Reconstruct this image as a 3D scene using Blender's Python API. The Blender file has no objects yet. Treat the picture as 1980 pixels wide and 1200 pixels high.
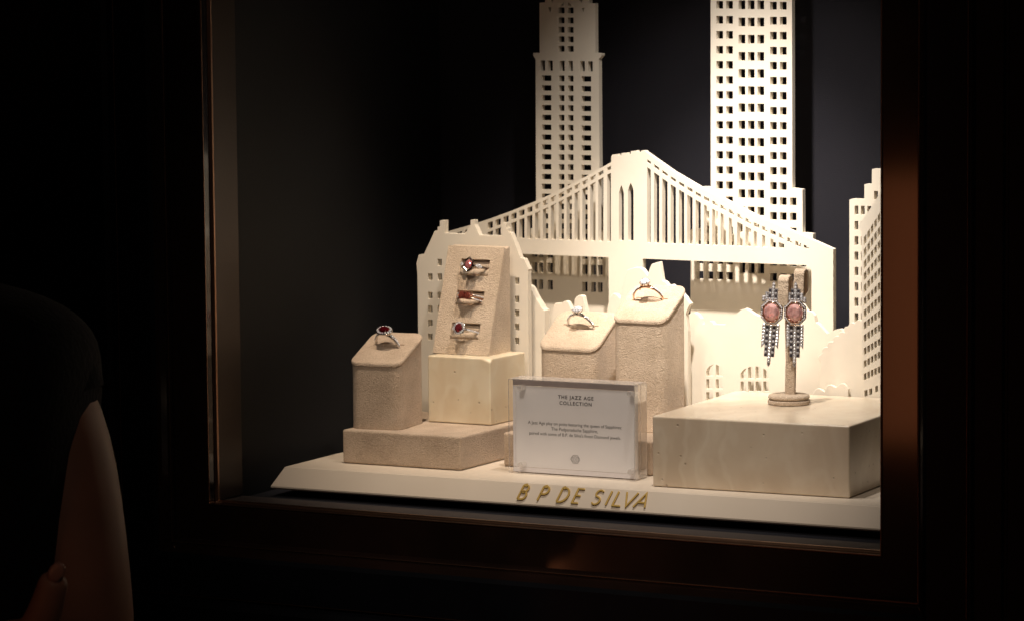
import bpy, bmesh, math, random
from mathutils import Vector, Matrix
R = math.radians
random.seed(7)
S = bpy.context.scene
COL = S.collection

# ------------------------------------------------------------------ camera
A, B, G, F = 0.49734425, 0.10103889, -0.00908797, 7153.91     # heading, pitch, roll, focal length in photo pixels
ca, sa, cb, sb, cg, sg = math.cos(A), math.sin(A), math.cos(B), math.sin(B), math.cos(G), math.sin(G)
fwd = Vector((-sa*cb, ca*cb, -sb)); r0 = Vector((ca, sa, 0)); u0 = r0.cross(fwd)
rt = cg*r0 + sg*u0; up = -sg*r0 + cg*u0
def ray(x, y): return fwd + rt*((x-990)/F) - up*((y-600)/F)
CP = -2.55*ray(1113, 945)
def hz(x, y, z=0.0):
    d = ray(x, y); return CP + d*((z-CP.z)/d.z)
def hy(x, y, Y):
    d = ray(x, y); return CP + d*((Y-CP.y)/d.y)
def hx(x, y, X):
    d = ray(x, y); return CP + d*((X-CP.x)/d.x)
cam = bpy.data.cameras.new('camera'); co = bpy.data.objects.new('camera', cam); COL.objects.link(co)
co.matrix_world = Matrix(((rt.x, up.x, -fwd.x, CP.x), (rt.y, up.y, -fwd.y, CP.y), (rt.z, up.z, -fwd.z, CP.z), (0, 0, 0, 1)))
cam.sensor_width = 36; cam.lens = F*36/1980; cam.clip_start = .05; cam.clip_end = 60
cam.dof.use_dof = True; cam.dof.focus_distance = 2.56; cam.dof.aperture_fstop = 18
S.camera = co

# ------------------------------------------------------------------ world, lamps, exposure
W = bpy.data.worlds.new('World'); S.world = W; W.use_nodes = True
W.node_tree.nodes['Background'].inputs[0].default_value = (1.0, .62, .45, 1)
W.node_tree.nodes['Background'].inputs[1].default_value = .0013
S.view_settings.view_transform = 'Standard'; S.view_settings.look = 'None'
S.view_settings.exposure = 0; S.view_settings.gamma = 1; S.view_settings.use_curve_mapping = False
S.render.engine = 'CYCLES'
S.cycles.use_denoising = True
S.cycles.transparent_max_bounces = 24; S.cycles.max_bounces = 10; S.cycles.transmission_bounces = 10
S.cycles.sample_clamp_indirect = 6
S.cycles.blur_glossy = .3

def spot(name, loc, aim, power, size, blend, rad, colr):
    l = bpy.data.lights.new(name, 'SPOT'); o = bpy.data.objects.new(name, l); COL.objects.link(o)
    l.energy = power; l.spot_size = R(size); l.spot_blend = blend; l.shadow_soft_size = rad; l.color = colr
    o.location = loc; o.rotation_euler = (Vector(aim)-Vector(loc)).to_track_quat('-Z', 'Y').to_euler()
    return o
def area(name, loc, aim, power, sx, sy, colr):
    l = bpy.data.lights.new(name, 'AREA'); o = bpy.data.objects.new(name, l); COL.objects.link(o)
    l.energy = power; l.shape = 'RECTANGLE'; l.size = sx; l.size_y = sy; l.color = colr
    o.location = loc; o.rotation_euler = (Vector(aim)-Vector(loc)).to_track_quat('-Z', 'Y').to_euler()
    return o
WARM = (1.0, .905, .81)
spot('spot_main', (.092, -.03, .60), (.02, .18, .10), 10, 62, 1, .010, WARM)
spot('spot_hot', (.092, -.03, .60), (.022, .205, .165), 23, 34, 1, .010, WARM)
spot('spot_side', (-.12, -.045, .62), (-.145, .13, .10), 10.5, 40, 1, .008, (1.0, .81, .62))
spot('spot_right', (-.03, -.045, .76), (.12, .16, .05), 5.5, 34, 1, .008, WARM)
area('fill_front', (1.3, -2.0, 1.3), (0, 0, .0), 1.6, .5, .5, (1.0, .70, .55))  # unseen fill lamp, added to give the figure and fronts some light
spot('fill_spot', (.25, -1.25, 1.35), (-.01, .06, .04), 44, 19, .9, .10, (1.0, .86, .72))  # added fill from outside the window, brightens card and front faces
area('reflection_fill_red', (-.50, -2.0, -.07), (.27, -.06, .15), .21, .15, .32, (1.0, .28, .10))  # added only to make the brown reflection in the right stile
area('reflection_fill_low', (-1.02, -1.9, -.45), (-.05, -.06, -.03), .22, .12, .35, (1.0, .30, .12))  # added only to make the reddish reflected patch in the bottom rail

# ------------------------------------------------------------------ materials
def nt(name):
    m = bpy.data.materials.new(name); m.use_nodes = True
    n = m.node_tree; return m, n, n.nodes['Principled BSDF']
def N(n, t, **k):
    x = n.nodes.new(t)
    for a, b in k.items(): setattr(x, a, b)
    return x
def mat(name, c, rough=.5, metal=0, coat=0, bump=None, vary=None, spec=.5, sheen=0, coords='Object', trans=0, ior=1.45):
    m, n, p = nt(name)
    p.inputs['Base Color'].default_value = (*c, 1); p.inputs['Roughness'].default_value = rough
    p.inputs['Metallic'].default_value = metal; p.inputs['Coat Weight'].default_value = coat
    p.inputs['Coat Roughness'].default_value = .08
    p.inputs['Specular IOR Level'].default_value = spec; p.inputs['Sheen Weight'].default_value = sheen
    p.inputs['Transmission Weight'].default_value = trans; p.inputs['IOR'].default_value = ior
    tc = N(n, 'ShaderNodeTexCoord')
    if bump:
        sc, st, det, dist = bump
        t = N(n, 'ShaderNodeTexNoise'); t.inputs['Scale'].default_value = sc; t.inputs['Detail'].default_value = det
        n.links.new(tc.outputs[coords], t.inputs['Vector'])
        b = N(n, 'ShaderNodeBump'); b.inputs['Strength'].default_value = st; b.inputs['Distance'].default_value = dist
        n.links.new(t.outputs['Fac'], b.inputs['Height']); n.links.new(b.outputs['Normal'], p.inputs['Normal'])
    if vary:
        sc, c2, lo, hi = vary
        t = N(n, 'ShaderNodeTexNoise'); t.inputs['Scale'].default_value = sc; t.inputs['Detail'].default_value = 5
        n.links.new(tc.outputs[coords], t.inputs['Vector'])
        cr = N(n, 'ShaderNodeValToRGB'); cr.color_ramp.elements[0].position = lo; cr.color_ramp.elements[1].position = hi
        cr.color_ramp.elements[0].color = (*c, 1); cr.color_ramp.elements[1].color = (*c2, 1)
        n.links.new(t.outputs['Fac'], cr.inputs['Fac']); n.links.new(cr.outputs['Color'], p.inputs['Base Color'])
    return m
M = {}
M['cream'] = mat('cream_lacquer', (.75, .685, .58), .55, bump=(900, .05, 2, .0004), vary=(40, (.77, .71, .605), .35, .65), spec=.3)
M['plinth'] = mat('plinth_lacquer', (.65, .56, .455), .42, bump=(700, .04, 2, .0004), vary=(18, (.68, .59, .485), .35, .65), spec=.4)
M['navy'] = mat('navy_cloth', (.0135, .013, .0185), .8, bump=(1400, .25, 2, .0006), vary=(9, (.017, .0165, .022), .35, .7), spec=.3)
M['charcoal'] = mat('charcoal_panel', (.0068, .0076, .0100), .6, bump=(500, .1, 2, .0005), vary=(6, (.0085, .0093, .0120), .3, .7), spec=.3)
M['floorblack'] = mat('dark_floor_laminate', (.012, .012, .016), .85, vary=(12, (.018, .018, .022), .3, .7), spec=.12)
M['frame'] = mat('dark_bronze_lacquer', (.010, .0055, .004), .22, coat=1, bump=(14, .03, 2, .003), vary=(25, (.016, .008, .006), .35, .65), spec=.08)
M['sill'] = mat('matt_bronze_sill', (.050, .040, .038), .6, bump=(400, .06, 2, .0004), vary=(14, (.062, .050, .047), .3, .7), spec=.15)
M['outer'] = mat('black_paint', (.0035, .0038, .0052), .36, bump=(30, .03, 3, .002), vary=(20, (.005, .0055, .0075), .35, .65), spec=.15)
M['jamb'] = mat('bronze_panel', (.036, .024, .018), .36, metal=.5, bump=(400, .06, 2, .0004), vary=(14, (.045, .030, .022), .3, .7))
M['bead'] = mat('polished_bronze', (.36, .21, .14), .30, metal=1, bump=(60, .05, 2, .0008), vary=(60, (.34, .19, .12), .3, .7))
M['gold'] = mat('brushed_gold', (.66, .45, .13), .40, metal=.45, bump=(800, .1, 2, .0003), vary=(200, (.58, .39, .11), .3, .7))
M['white_gold'] = mat('white_gold', (.78, .76, .75), .10, metal=1, vary=(500, (.70, .68, .67), .3, .7))
M['rose_gold'] = mat('rose_gold', (.86, .58, .42), .14, metal=1, vary=(500, (.80, .52, .38), .3, .7))
M['dark_silver'] = mat('darkened_silver', (.60, .56, .55), .32, metal=.6, vary=(500, (.48, .44, .43), .3, .7))
M['black_stone'] = mat('onyx', (.05, .045, .05), .06, vary=(300, (.09, .08, .09), .3, .7), coat=1)
M['print'] = mat('black_ink', (.03, .028, .03), .7, vary=(900, (.045, .04, .045), .3, .7))
M['shirt'] = mat('black_jersey', (.0075, .0078, .0085), .95, bump=(260, .5, 2, .002), vary=(60, (.011, .011, .012), .3, .7), spec=.1, sheen=.05)
M['skin'] = mat('skin', (.30, .16, .105), .55, bump=(180, .08, 3, .001), vary=(30, (.35, .18, .12), .35, .65))
M['nail'] = mat('fingernail', (.38, .22, .17), .3, vary=(90, (.42, .25, .2), .35, .65))
M['hair'] = mat('black_hair', (.01, .008, .007), .4, bump=(90, .6, 3, .003), vary=(60, (.02, .015, .012), .35, .65))

def suede(name, c1, c2):
    m, n, p = nt(name)
    tc = N(n, 'ShaderNodeTexCoord')
    p.inputs['Roughness'].default_value = .95; p.inputs['Specular IOR Level'].default_value = .1
    p.inputs['Sheen Weight'].default_value = .25; p.inputs['Sheen Roughness'].default_value = .5
    big = N(n, 'ShaderNodeTexNoise'); big.inputs['Scale'].default_value = 55; big.inputs['Detail'].default_value = 3
    fine = N(n, 'ShaderNodeTexNoise'); fine.inputs['Scale'].default_value = 620; fine.inputs['Detail'].default_value = 3; fine.inputs['Distortion'].default_value = 1.4
    wave = N(n, 'ShaderNodeTexNoise'); wave.inputs['Scale'].default_value = 1500; wave.inputs['Detail'].default_value = 2
    for t in (big, fine, wave): n.links.new(tc.outputs['Object'], t.inputs['Vector'])
    a = N(n, 'ShaderNodeMath', operation='MULTIPLY_ADD'); a.inputs[1].default_value = .45
    n.links.new(big.outputs['Fac'], a.inputs[0])
    b = N(n, 'ShaderNodeMath', operation='MULTIPLY'); b.inputs[1].default_value = .55; n.links.new(fine.outputs['Fac'], b.inputs[0])
    n.links.new(b.outputs[0], a.inputs[2])
    cr = N(n, 'ShaderNodeValToRGB'); cr.color_ramp.elements[0].position = .38; cr.color_ramp.elements[1].position = .62
    cr.color_ramp.elements[0].color = (*c1, 1); cr.color_ramp.elements[1].color = (*c2, 1)
    n.links.new(a.outputs[0], cr.inputs['Fac']); n.links.new(cr.outputs['Color'], p.inputs['Base Color'])
    h = N(n, 'ShaderNodeMath', operation='ADD'); n.links.new(fine.outputs['Fac'], h.inputs[0]); n.links.new(wave.outputs['Fac'], h.inputs[1])
    bp = N(n, 'ShaderNodeBump'); bp.inputs['Strength'].default_value = .7; bp.inputs['Distance'].default_value = .0015
    n.links.new(h.outputs[0], bp.inputs['Height']); n.links.new(bp.outputs['Normal'], p.inputs['Normal'])
    return m
M['suede'] = suede('beige_suede', (.44, .33, .235), (.59, .46, .345))
M['suede_light'] = suede('pale_suede', (.53, .41, .295), (.70, .565, .43))

def stone(name, c1, c2, vein, polish):
    m, n, p = nt(name)
    tc = N(n, 'ShaderNodeTexCoord')
    mp = N(n, 'ShaderNodeMapping'); mp.inputs['Rotation'].default_value = (0, 0, .5)
    mp.inputs['Scale'].default_value = (1, .8, .7)
    n.links.new(tc.outputs['Object'], mp.inputs['Vector'])
    t1 = N(n, 'ShaderNodeTexNoise'); t1.inputs['Scale'].default_value = 26; t1.inputs['Detail'].default_value = 6; t1.inputs['Distortion'].default_value = .9
    n.links.new(mp.outputs[0], t1.inputs['Vector'])
    wv = N(n, 'ShaderNodeTexWave', wave_type='BANDS', bands_direction='X'); wv.inputs['Scale'].default_value = 9; wv.inputs['Distortion'].default_value = 22
    wv.inputs['Detail'].default_value = 4; wv.inputs['Detail Scale'].default_value = 1.3
    n.links.new(mp.outputs[0], wv.inputs['Vector'])
    cr = N(n, 'ShaderNodeValToRGB'); cr.color_ramp.elements[0].position = .35; cr.color_ramp.elements[1].position = .68
    cr.color_ramp.elements[0].color = (*c1, 1); cr.color_ramp.elements[1].color = (*c2, 1)
    n.links.new(t1.outputs['Fac'], cr.inputs['Fac'])
    wr = N(n, 'ShaderNodeMapRange'); wr.inputs[1].default_value = .80; wr.inputs[2].default_value = 1.0; wr.inputs[4].default_value = .30
    n.links.new(wv.outputs['Fac'], wr.inputs[0])
    mx = N(n, 'ShaderNodeMixRGB'); mx.inputs[2].default_value = (*vein, 1)
    n.links.new(wr.outputs[0], mx.inputs[0]); n.links.new(cr.outputs[0], mx.inputs[1])
    # sparse pits
    vo = N(n, 'ShaderNodeTexVoronoi'); vo.inputs['Scale'].default_value = 135; vo.inputs['Randomness'].default_value = 1
    n.links.new(tc.outputs['Object'], vo.inputs['Vector'])
    nz = N(n, 'ShaderNodeTexNoise'); nz.inputs['Scale'].default_value = 45; nz.inputs['Detail'].default_value = 2
    n.links.new(tc.outputs['Object'], nz.inputs['Vector'])
    pr = N(n, 'ShaderNodeMapRange'); pr.inputs[1].default_value = .07; pr.inputs[2].default_value = .13; pr.inputs[3].default_value = 1; pr.inputs[4].default_value = 0
    n.links.new(vo.outputs['Distance'], pr.inputs[0])
    gt = N(n, 'ShaderNodeMapRange'); gt.inputs[1].default_value = .50; gt.inputs[2].default_value = .56
    n.links.new(nz.outputs['Fac'], gt.inputs[0])
    pm = N(n, 'ShaderNodeMath', operation='MULTIPLY'); n.links.new(pr.outputs[0], pm.inputs[0]); n.links.new(gt.outputs[0], pm.inputs[1])
    mx2 = N(n, 'ShaderNodeMixRGB'); mx2.inputs[2].default_value = (.33, .25, .17, 1)
    pq = N(n, 'ShaderNodeMath', operation='MULTIPLY'); pq.inputs[1].default_value = .6; n.links.new(pm.outputs[0], pq.inputs[0])
    n.links.new(pq.outputs[0], mx2.inputs[0]); n.links.new(mx.outputs[0], mx2.inputs[1])
    n.links.new(mx2.outputs[0], p.inputs['Base Color'])
    iv = N(n, 'ShaderNodeMath', operation='SUBTRACT'); iv.inputs[0].default_value = 1; n.links.new(pm.outputs[0], iv.inputs[1])
    bp = N(n, 'ShaderNodeBump'); bp.inputs['Strength'].default_value = .6; bp.inputs['Distance'].default_value = .0008
    n.links.new(iv.outputs[0], bp.inputs['Height']); n.links.new(bp.outputs['Normal'], p.inputs['Normal'])
    p.inputs['Roughness'].default_value = polish; p.inputs['Specular IOR Level'].default_value = .5
    p.inputs['Subsurface Weight'].default_value = .08; p.inputs['Subsurface Radius'].default_value = (1, .7, .4); p.inputs['Subsurface Scale'].default_value = .003
    return m
M['travertine'] = stone('cream_travertine', (.60, .49, .365), (.71, .61, .475), (.77, .69, .56), .28)
M['travertine_warm'] = stone('honey_travertine', (.64, .53, .37), (.74, .66, .50), (.76, .70, .56), .35)

def gem(name, c, ior=1.76, body=.30, shine=.42, lo=.6, fine=700):
    m, n, p = nt(name)
    g = N(n, 'ShaderNodeBsdfGlass'); g.inputs['Color'].default_value = (*c, 1); g.inputs['IOR'].default_value = ior; g.inputs['Roughness'].default_value = .0
    gl = N(n, 'ShaderNodeBsdfGlossy'); gl.inputs['Color'].default_value = (*[min(1, x*1.1+.05) for x in c], 1); gl.inputs['Roughness'].default_value = .06
    df = N(n, 'ShaderNodeBsdfDiffuse'); df.inputs['Color'].default_value = (*c, 1)
    tc = N(n, 'ShaderNodeTexCoord'); nz = N(n, 'ShaderNodeTexNoise'); nz.inputs['Scale'].default_value = fine
    n.links.new(tc.outputs['Object'], nz.inputs['Vector'])
    m1 = N(n, 'ShaderNodeMixShader'); m1.inputs[0].default_value = shine
    m2 = N(n, 'ShaderNodeMixShader')
    mr = N(n, 'ShaderNodeMapRange'); mr.inputs[3].default_value = body*lo; mr.inputs[4].default_value = body; mr.inputs[1].default_value = .35; mr.inputs[2].default_value = .65
    n.links.new(nz.outputs['Fac'], mr.inputs[0]); n.links.new(mr.outputs[0], m2.inputs[0])
    n.links.new(g.outputs[0], m1.inputs[1]); n.links.new(gl.outputs[0], m1.inputs[2])
    n.links.new(m1.outputs[0], m2.inputs[1]); n.links.new(df.outputs[0], m2.inputs[2])
    n.links.new(m2.outputs[0], n.nodes['Material Output'].inputs['Surface'])
    return m
M['pink'] = gem('pink_sapphire', (1.0, .63, .60), body=.60, shine=.34, lo=.45, fine=260)
M['red'] = gem('red_spinel', (.50, .07, .09), body=.2)
M['darkred'] = gem('dark_garnet', (.17, .006, .012))
M['orange'] = gem('orange_sapphire', (.62, .17, .12), body=.2)
M['diamond'] = gem('diamond', (.93, .93, .97), 2.2, body=.95, shine=.6, lo=.12, fine=1300)  # strong diffuse speckle paints sparkle into the stone

def acrylic():
    m, n, p = nt('clear_acrylic')
    tr = N(n, 'ShaderNodeBsdfTransparent'); tr.inputs['Color'].default_value = (.992, .99, .99, 1)
    gl = N(n, 'ShaderNodeBsdfGlossy'); gl.inputs['Roughness'].default_value = .03
    lw = N(n, 'ShaderNodeLayerWeight'); pw = N(n, 'ShaderNodeMath', operation='POWER'); pw.inputs[1].default_value = 4.5; n.links.new(lw.outputs['Facing'], pw.inputs[0])
    fr = N(n, 'ShaderNodeMath', operation='MULTIPLY_ADD'); fr.inputs[1].default_value = .5; fr.inputs[2].default_value = .035; n.links.new(pw.outputs[0], fr.inputs[0])
    tc = N(n, 'ShaderNodeTexCoord'); nz = N(n, 'ShaderNodeTexNoise'); nz.inputs['Scale'].default_value = 60
    n.links.new(tc.outputs['Object'], nz.inputs['Vector'])
    bp = N(n, 'ShaderNodeBump'); bp.inputs['Strength'].default_value = .05; bp.inputs['Distance'].default_value = .001
    n.links.new(nz.outputs['Fac'], bp.inputs['Height']); n.links.new(bp.outputs[0], gl.inputs['Normal'])
    mx = N(n, 'ShaderNodeMixShader')
    n.links.new(fr.outputs[0], mx.inputs[0]); n.links.new(tr.outputs[0], mx.inputs[1]); n.links.new(gl.outputs[0], mx.inputs[2])
    n.links.new(mx.outputs[0], n.nodes['Material Output'].inputs['Surface'])
    return m
M['acrylic'] = acrylic()
def edge_acrylic():
    m, n, p = nt('acrylic_edge_glint')
    tr = N(n, 'ShaderNodeBsdfTransparent'); tr.inputs['Color'].default_value = (.98, .97, .96, 1)
    df = N(n, 'ShaderNodeBsdfDiffuse'); df.inputs['Color'].default_value = (.92, .88, .84, 1)  # whitish diffuse paints the bright light caught in acrylic edges
    gl = N(n, 'ShaderNodeBsdfGlossy'); gl.inputs['Roughness'].default_value = .1
    tc = N(n, 'ShaderNodeTexCoord'); nz = N(n, 'ShaderNodeTexNoise'); nz.inputs['Scale'].default_value = 150
    n.links.new(tc.outputs['Object'], nz.inputs['Vector'])
    mr = N(n, 'ShaderNodeMapRange'); mr.inputs[3].default_value = .08; mr.inputs[4].default_value = .30; n.links.new(nz.outputs['Fac'], mr.inputs[0])
    m1 = N(n, 'ShaderNodeMixShader'); n.links.new(mr.outputs[0], m1.inputs[0])
    m2 = N(n, 'ShaderNodeMixShader'); m2.inputs[0].default_value = .18
    n.links.new(tr.outputs[0], m1.inputs[1]); n.links.new(df.outputs[0], m1.inputs[2])
    n.links.new(m1.outputs[0], m2.inputs[1]); n.links.new(gl.outputs[0], m2.inputs[2])
    n.links.new(m2.outputs[0], n.nodes['Material Output'].inputs['Surface'])
    return m
M['acrylic_edge'] = edge_acrylic()
M['top_reflection'] = mat('mauve_reflection', (.42, .365, .36), .6, vary=(60, (.46, .40, .39), .35, .65))
M['margin'] = mat('pale_margin', (.80, .77, .78), .6, vary=(60, (.84, .81, .82), .35, .65))  # opaque pale colour drawn for the translucent bottom and left margins
M['card'] = mat('white_card', (.85, .83, .83), .7, vary=(50, (.87, .85, .85), .35, .65), spec=.2)

# ------------------------------------------------------------------ helpers
def link(o, parent=None):
    COL.objects.link(o)
    if parent: o.parent = parent
    return o
def obj(name, bm, m, parent=None, smooth=False, mw=None):
    me = bpy.data.meshes.new(name); bm.normal_update(); bm.to_mesh(me); bm.free()
    for x in (m if isinstance(m, (list, tuple)) else [m]): me.materials.append(x)
    if smooth:
        for p in me.polygons: p.use_smooth = True
    o = bpy.data.objects.new(name, me); link(o, parent)
    if mw is not None: o.matrix_local = mw
    return o
def tag(o, label, cat, group=None, kind=None):
    o['label'] = label; o['category'] = cat
    if group: o['group'] = group
    if kind: o['kind'] = kind
    return o
def struct(o, kind='structure'):
    o['kind'] = kind; return o
def empty(name, loc=(0, 0, 0), mw=None, label=None, cat=None, group=None):
    o = bpy.data.objects.new(name, None); COL.objects.link(o); o.empty_display_size = .01
    if mw is not None: o.matrix_world = mw
    else: o.location = loc
    if label: tag(o, label, cat, group)
    return o
def box(bm, x0, x1, y0, y1, z0, z1, mi=0):
    v = [bm.verts.new(p) for p in ((x0, y0, z0), (x1, y0, z0), (x1, y1, z0), (x0, y1, z0), (x0, y0, z1), (x1, y0, z1), (x1, y1, z1), (x0, y1, z1))]
    for f in ((0, 3, 2, 1), (4, 5, 6, 7), (0, 1, 5, 4), (1, 2, 6, 5), (2, 3, 7, 6), (3, 0, 4, 7)):
        bm.faces.new([v[i] for i in f]).material_index = mi
def bevel(o, w, seg=3):
    md = o.modifiers.new('bevel', 'BEVEL'); md.width = w; md.segments = seg; md.limit_method = 'ANGLE'; md.angle_limit = R(30); return o
def loft(bm, rings, cap=True, closed=True, mi=0):
    vs = [[bm.verts.new(p) for p in r] for r in rings]
    n = len(vs[0])
    for a, b in zip(vs[:-1], vs[1:]):
        for i in range(n if closed else n-1):
            j = (i+1) % n
            f = bm.faces.new((a[i], a[j], b[j], b[i])); f.material_index = mi
    if cap:
        f = bm.faces.new(list(reversed(vs[0]))); f.material_index = mi
        f = bm.faces.new(vs[-1]); f.material_index = mi
def rrect(x0, x1, y0, y1, r, n=8):
    pts = []
    for cx, cy, a0 in ((x1-r, y1-r, 0), (x0+r, y1-r, 90), (x0+r, y0+r, 180), (x1-r, y0+r, 270)):
        for i in range(n+1):
            a = R(a0+90*i/n); pts.append((cx+r*math.cos(a), cy+r*math.sin(a)))
    return pts
def panel(name, outline, holes, Y, th, m, parent=None, bev=.00025):
    """flat board in the XZ plane cut by holes; outline and holes are lists of (x,z)"""
    from mathutils.geometry import delaunay_2d_cdt
    vs, es = [], []
    for pts in [outline]+holes:
        k = len(vs); vs += [Vector((x*100, z*100)) for x, z in pts]; es += [(k+i, k+(i+1) % len(pts)) for i in range(len(pts))]
    V2, E2, F2 = delaunay_2d_cdt(vs, es, [], 1, 1e-5)[:3]
    def inside(p, poly):
        c = False; j = len(poly)-1
        for i in range(len(poly)):
            (xi, yi_), (xj, yj) = poly[i], poly[j]
            if (yi_ > p[1]) != (yj > p[1]) and p[0] < (xj-xi)*(p[1]-yi_)/(yj-yi_)+xi: c = not c
            j = i
        return c
    bm = bmesh.new(); fv_ = [bm.verts.new((v.x/100, Y, v.y/100)) for v in V2]; ff = []
    for f in F2:
        cx_ = sum(V2[i].x for i in f)/len(f)/100; cz_ = sum(V2[i].y for i in f)/len(f)/100
        if inside((cx_, cz_), outline) and not any(inside((cx_, cz_), h_) for h_ in holes): ff.append(bm.faces.new([fv_[i] for i in f]))
    bmesh.ops.delete(bm, geom=[v for v in bm.verts if not v.link_faces], context='VERTS')
    bmesh.ops.dissolve_limit(bm, angle_limit=.002, verts=bm.verts, edges=bm.edges)
    ex_ = bmesh.ops.extrude_face_region(bm, geom=bm.faces[:])
    bmesh.ops.translate(bm, verts=[g for g in ex_['geom'] if isinstance(g, bmesh.types.BMVert)], vec=(0, th, 0))
    bmesh.ops.recalc_face_normals(bm, faces=bm.faces)
    me = bpy.data.meshes.new(name); bm.to_mesh(me); bm.free()
    me.materials.clear(); me.materials.append(m); me.name = name
    for p in me.polygons: p.use_smooth = False
    o = bpy.data.objects.new(name, me)
    md = o.modifiers.new('bevel', 'BEVEL'); md.width = bev; md.segments = 1; md.limit_method = 'ANGLE'; md.angle_limit = R(40)
    return link(o, parent)
def xz(Y, pts):
    return [(hy(x, y, Y).x, hy(x, y, Y).z) for x, y in pts]
def grounded(Y, pts, z=0.0005):
    """outline traced from left foot to right foot, closed down to the plinth"""
    w = xz(Y, pts); return [(w[0][0], z)]+w+[(w[-1][0], z)]
def rect(Y, xa, xb, ya, yb, xr=None):
    """upright rectangle on plane Y; heights read on column xr"""
    ym = (ya+yb)/2; xr = xr if xr is not None else (xa+xb)/2
    x0 = hy(xa, ym, Y).x; x1 = hy(xb, ym, Y).x; z1 = hy(xr, ya, Y).z; z0 = hy(xr, yb, Y).z
    return [(x0, z0), (x1, z0), (x1, z1), (x0, z1)]

# ------------------------------------------------------------------ the window box
zb = -.0185; XL, XR, YF = -.2617, .2518, -.060; ZT = .80
JY = hx(458, 300, XL).y
def quad(name, pts, m):
    bm = bmesh.new(); bm.faces.new([bm.verts.new(p) for p in pts]); return obj(name, bm, m)
def slab(name, x0, x1, y0, y1, z0, z1, m):
    bm = bmesh.new(); box(bm, x0, x1, y0, y1, z0, z1); return obj(name, bm, m)
XW = XL-.004; YB = hx(855, 400, XW).y
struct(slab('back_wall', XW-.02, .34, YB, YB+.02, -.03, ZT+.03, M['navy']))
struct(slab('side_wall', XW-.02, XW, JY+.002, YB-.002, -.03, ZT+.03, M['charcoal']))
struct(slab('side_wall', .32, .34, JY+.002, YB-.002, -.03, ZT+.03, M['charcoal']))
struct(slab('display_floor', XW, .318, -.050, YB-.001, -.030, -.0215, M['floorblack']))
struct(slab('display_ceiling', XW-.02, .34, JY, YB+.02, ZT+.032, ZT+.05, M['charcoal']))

# frame: profile (outward w, depth y) swept round the opening, mitred at the corners
face_prof = [(0.0006, JY), (0.0006, -.0525), (.0006, -.0590), (.0018, YF), (.0262, YF), (.0270, -.0612), (.0272, -.0645), (.0282, -.0655), (.0300, -.0660), (.0322, -.0710), (.0345, -.0728)]
outer_prof = [(.0345, -.0728), (.0375, -.0745), (.0640, -.0745), (.0652, -.0730), (.0668, -.0730), (.0685, -.0765), (.0720, -.0790), (.0900, -.0795), (.0915, -.078), (.0930, -.078), (.0950, -.0815), (.45, -.0815), (.45, -.02)]
def bead_prof():
    pts = []
    for i in range(9):
        a = R(-20+220*i/8); pts.append((.0016-.0030*math.sin(a), -.0490-.0030*math.cos(a)))
    return pts
def corner(side, w, y):
    # returns points at bottom and top ends of a side
    return {'L': [(XL-w, y, zb-w), (XL-w, y, ZT+w)], 'R': [(XR+w, y, zb-w), (XR+w, y, ZT+w)],
            'B': [(XL-w, y, zb-w), (XR+w, y, zb-w)], 'T': [(XL-w, y, ZT+w), (XR+w, y, ZT+w)]}[side]
def rail(name, side, prof, m, parent, sm=False):
    bm = bmesh.new()
    e = [corner(side, *p) for p in prof]
    a = [bm.verts.new(p[0]) for p in e]; b = [bm.verts.new(p[1]) for p in e]
    for i in range(len(e)-1): bm.faces.new((a[i], b[i], b[i+1], a[i+1]))
    bmesh.ops.recalc_face_normals(bm, faces=bm.faces)
    return obj(name, bm, m, parent, smooth=sm)
fr = empty('window_frame', (0, YF, zb), label='glossy dark bronze frame around the lit jewellery window', cat='window frame')
fr.location = (0, 0, 0)
for s, nm in (('B', 'bottom_rail'), ('L', 'stile'), ('R', 'stile'), ('T', 'top_rail')):
    ob = rail(nm, s, face_prof, M['frame'], fr)
    rail('bead', s, bead_prof(), M['bead'], ob, True)
    rail('edge_highlight', s, [(.0006+.0007*math.cos(R(k*30)), -.0596-.0007*math.sin(R(k*30))) for k in range(-2, 9)], M['bead'], ob, True)  # bronze tube added as the thin highlight on the front bevel
    rail('outer_highlight', s, [(.0285+.0005*math.cos(R(k*40)), -.0657-.0005*math.sin(R(k*40))) for k in range(0, 10)], M['bead'], ob, True)  # bronze tube added to draw the highlight along the ledge
    if s == 'B':
        bm = bmesh.new(); box(bm, XL+.001, XR-.001, JY-.001, -.0500, zb-.003, zb-.0002); obj('sill', bm, M['sill'], ob)
    if s in 'L':
        bm = bmesh.new(); box(bm, XL-.003, XL+.0008, JY-.001, -.0500, zb+.001, ZT); obj('jamb_panel', bm, M['jamb'], ob)
wl = empty('shopfront_surround', label='black moulded shopfront surround outside the bronze window frame', cat='shopfront')
for s, nm in (('B', 'lower_panel'), ('L', 'pilaster'), ('R', 'pilaster'), ('T', 'upper_panel')):
    ob = rail(nm, s, outer_prof, M['outer'], wl)
    rail('moulding_highlight', s, [(.0648+.0004*math.cos(R(k*40)), -.0741-.0004*math.sin(R(k*40))) for k in range(0, 10)], M['bead'], ob, True)  # thin bronze tube stands in for a highlight on the moulding

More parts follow.
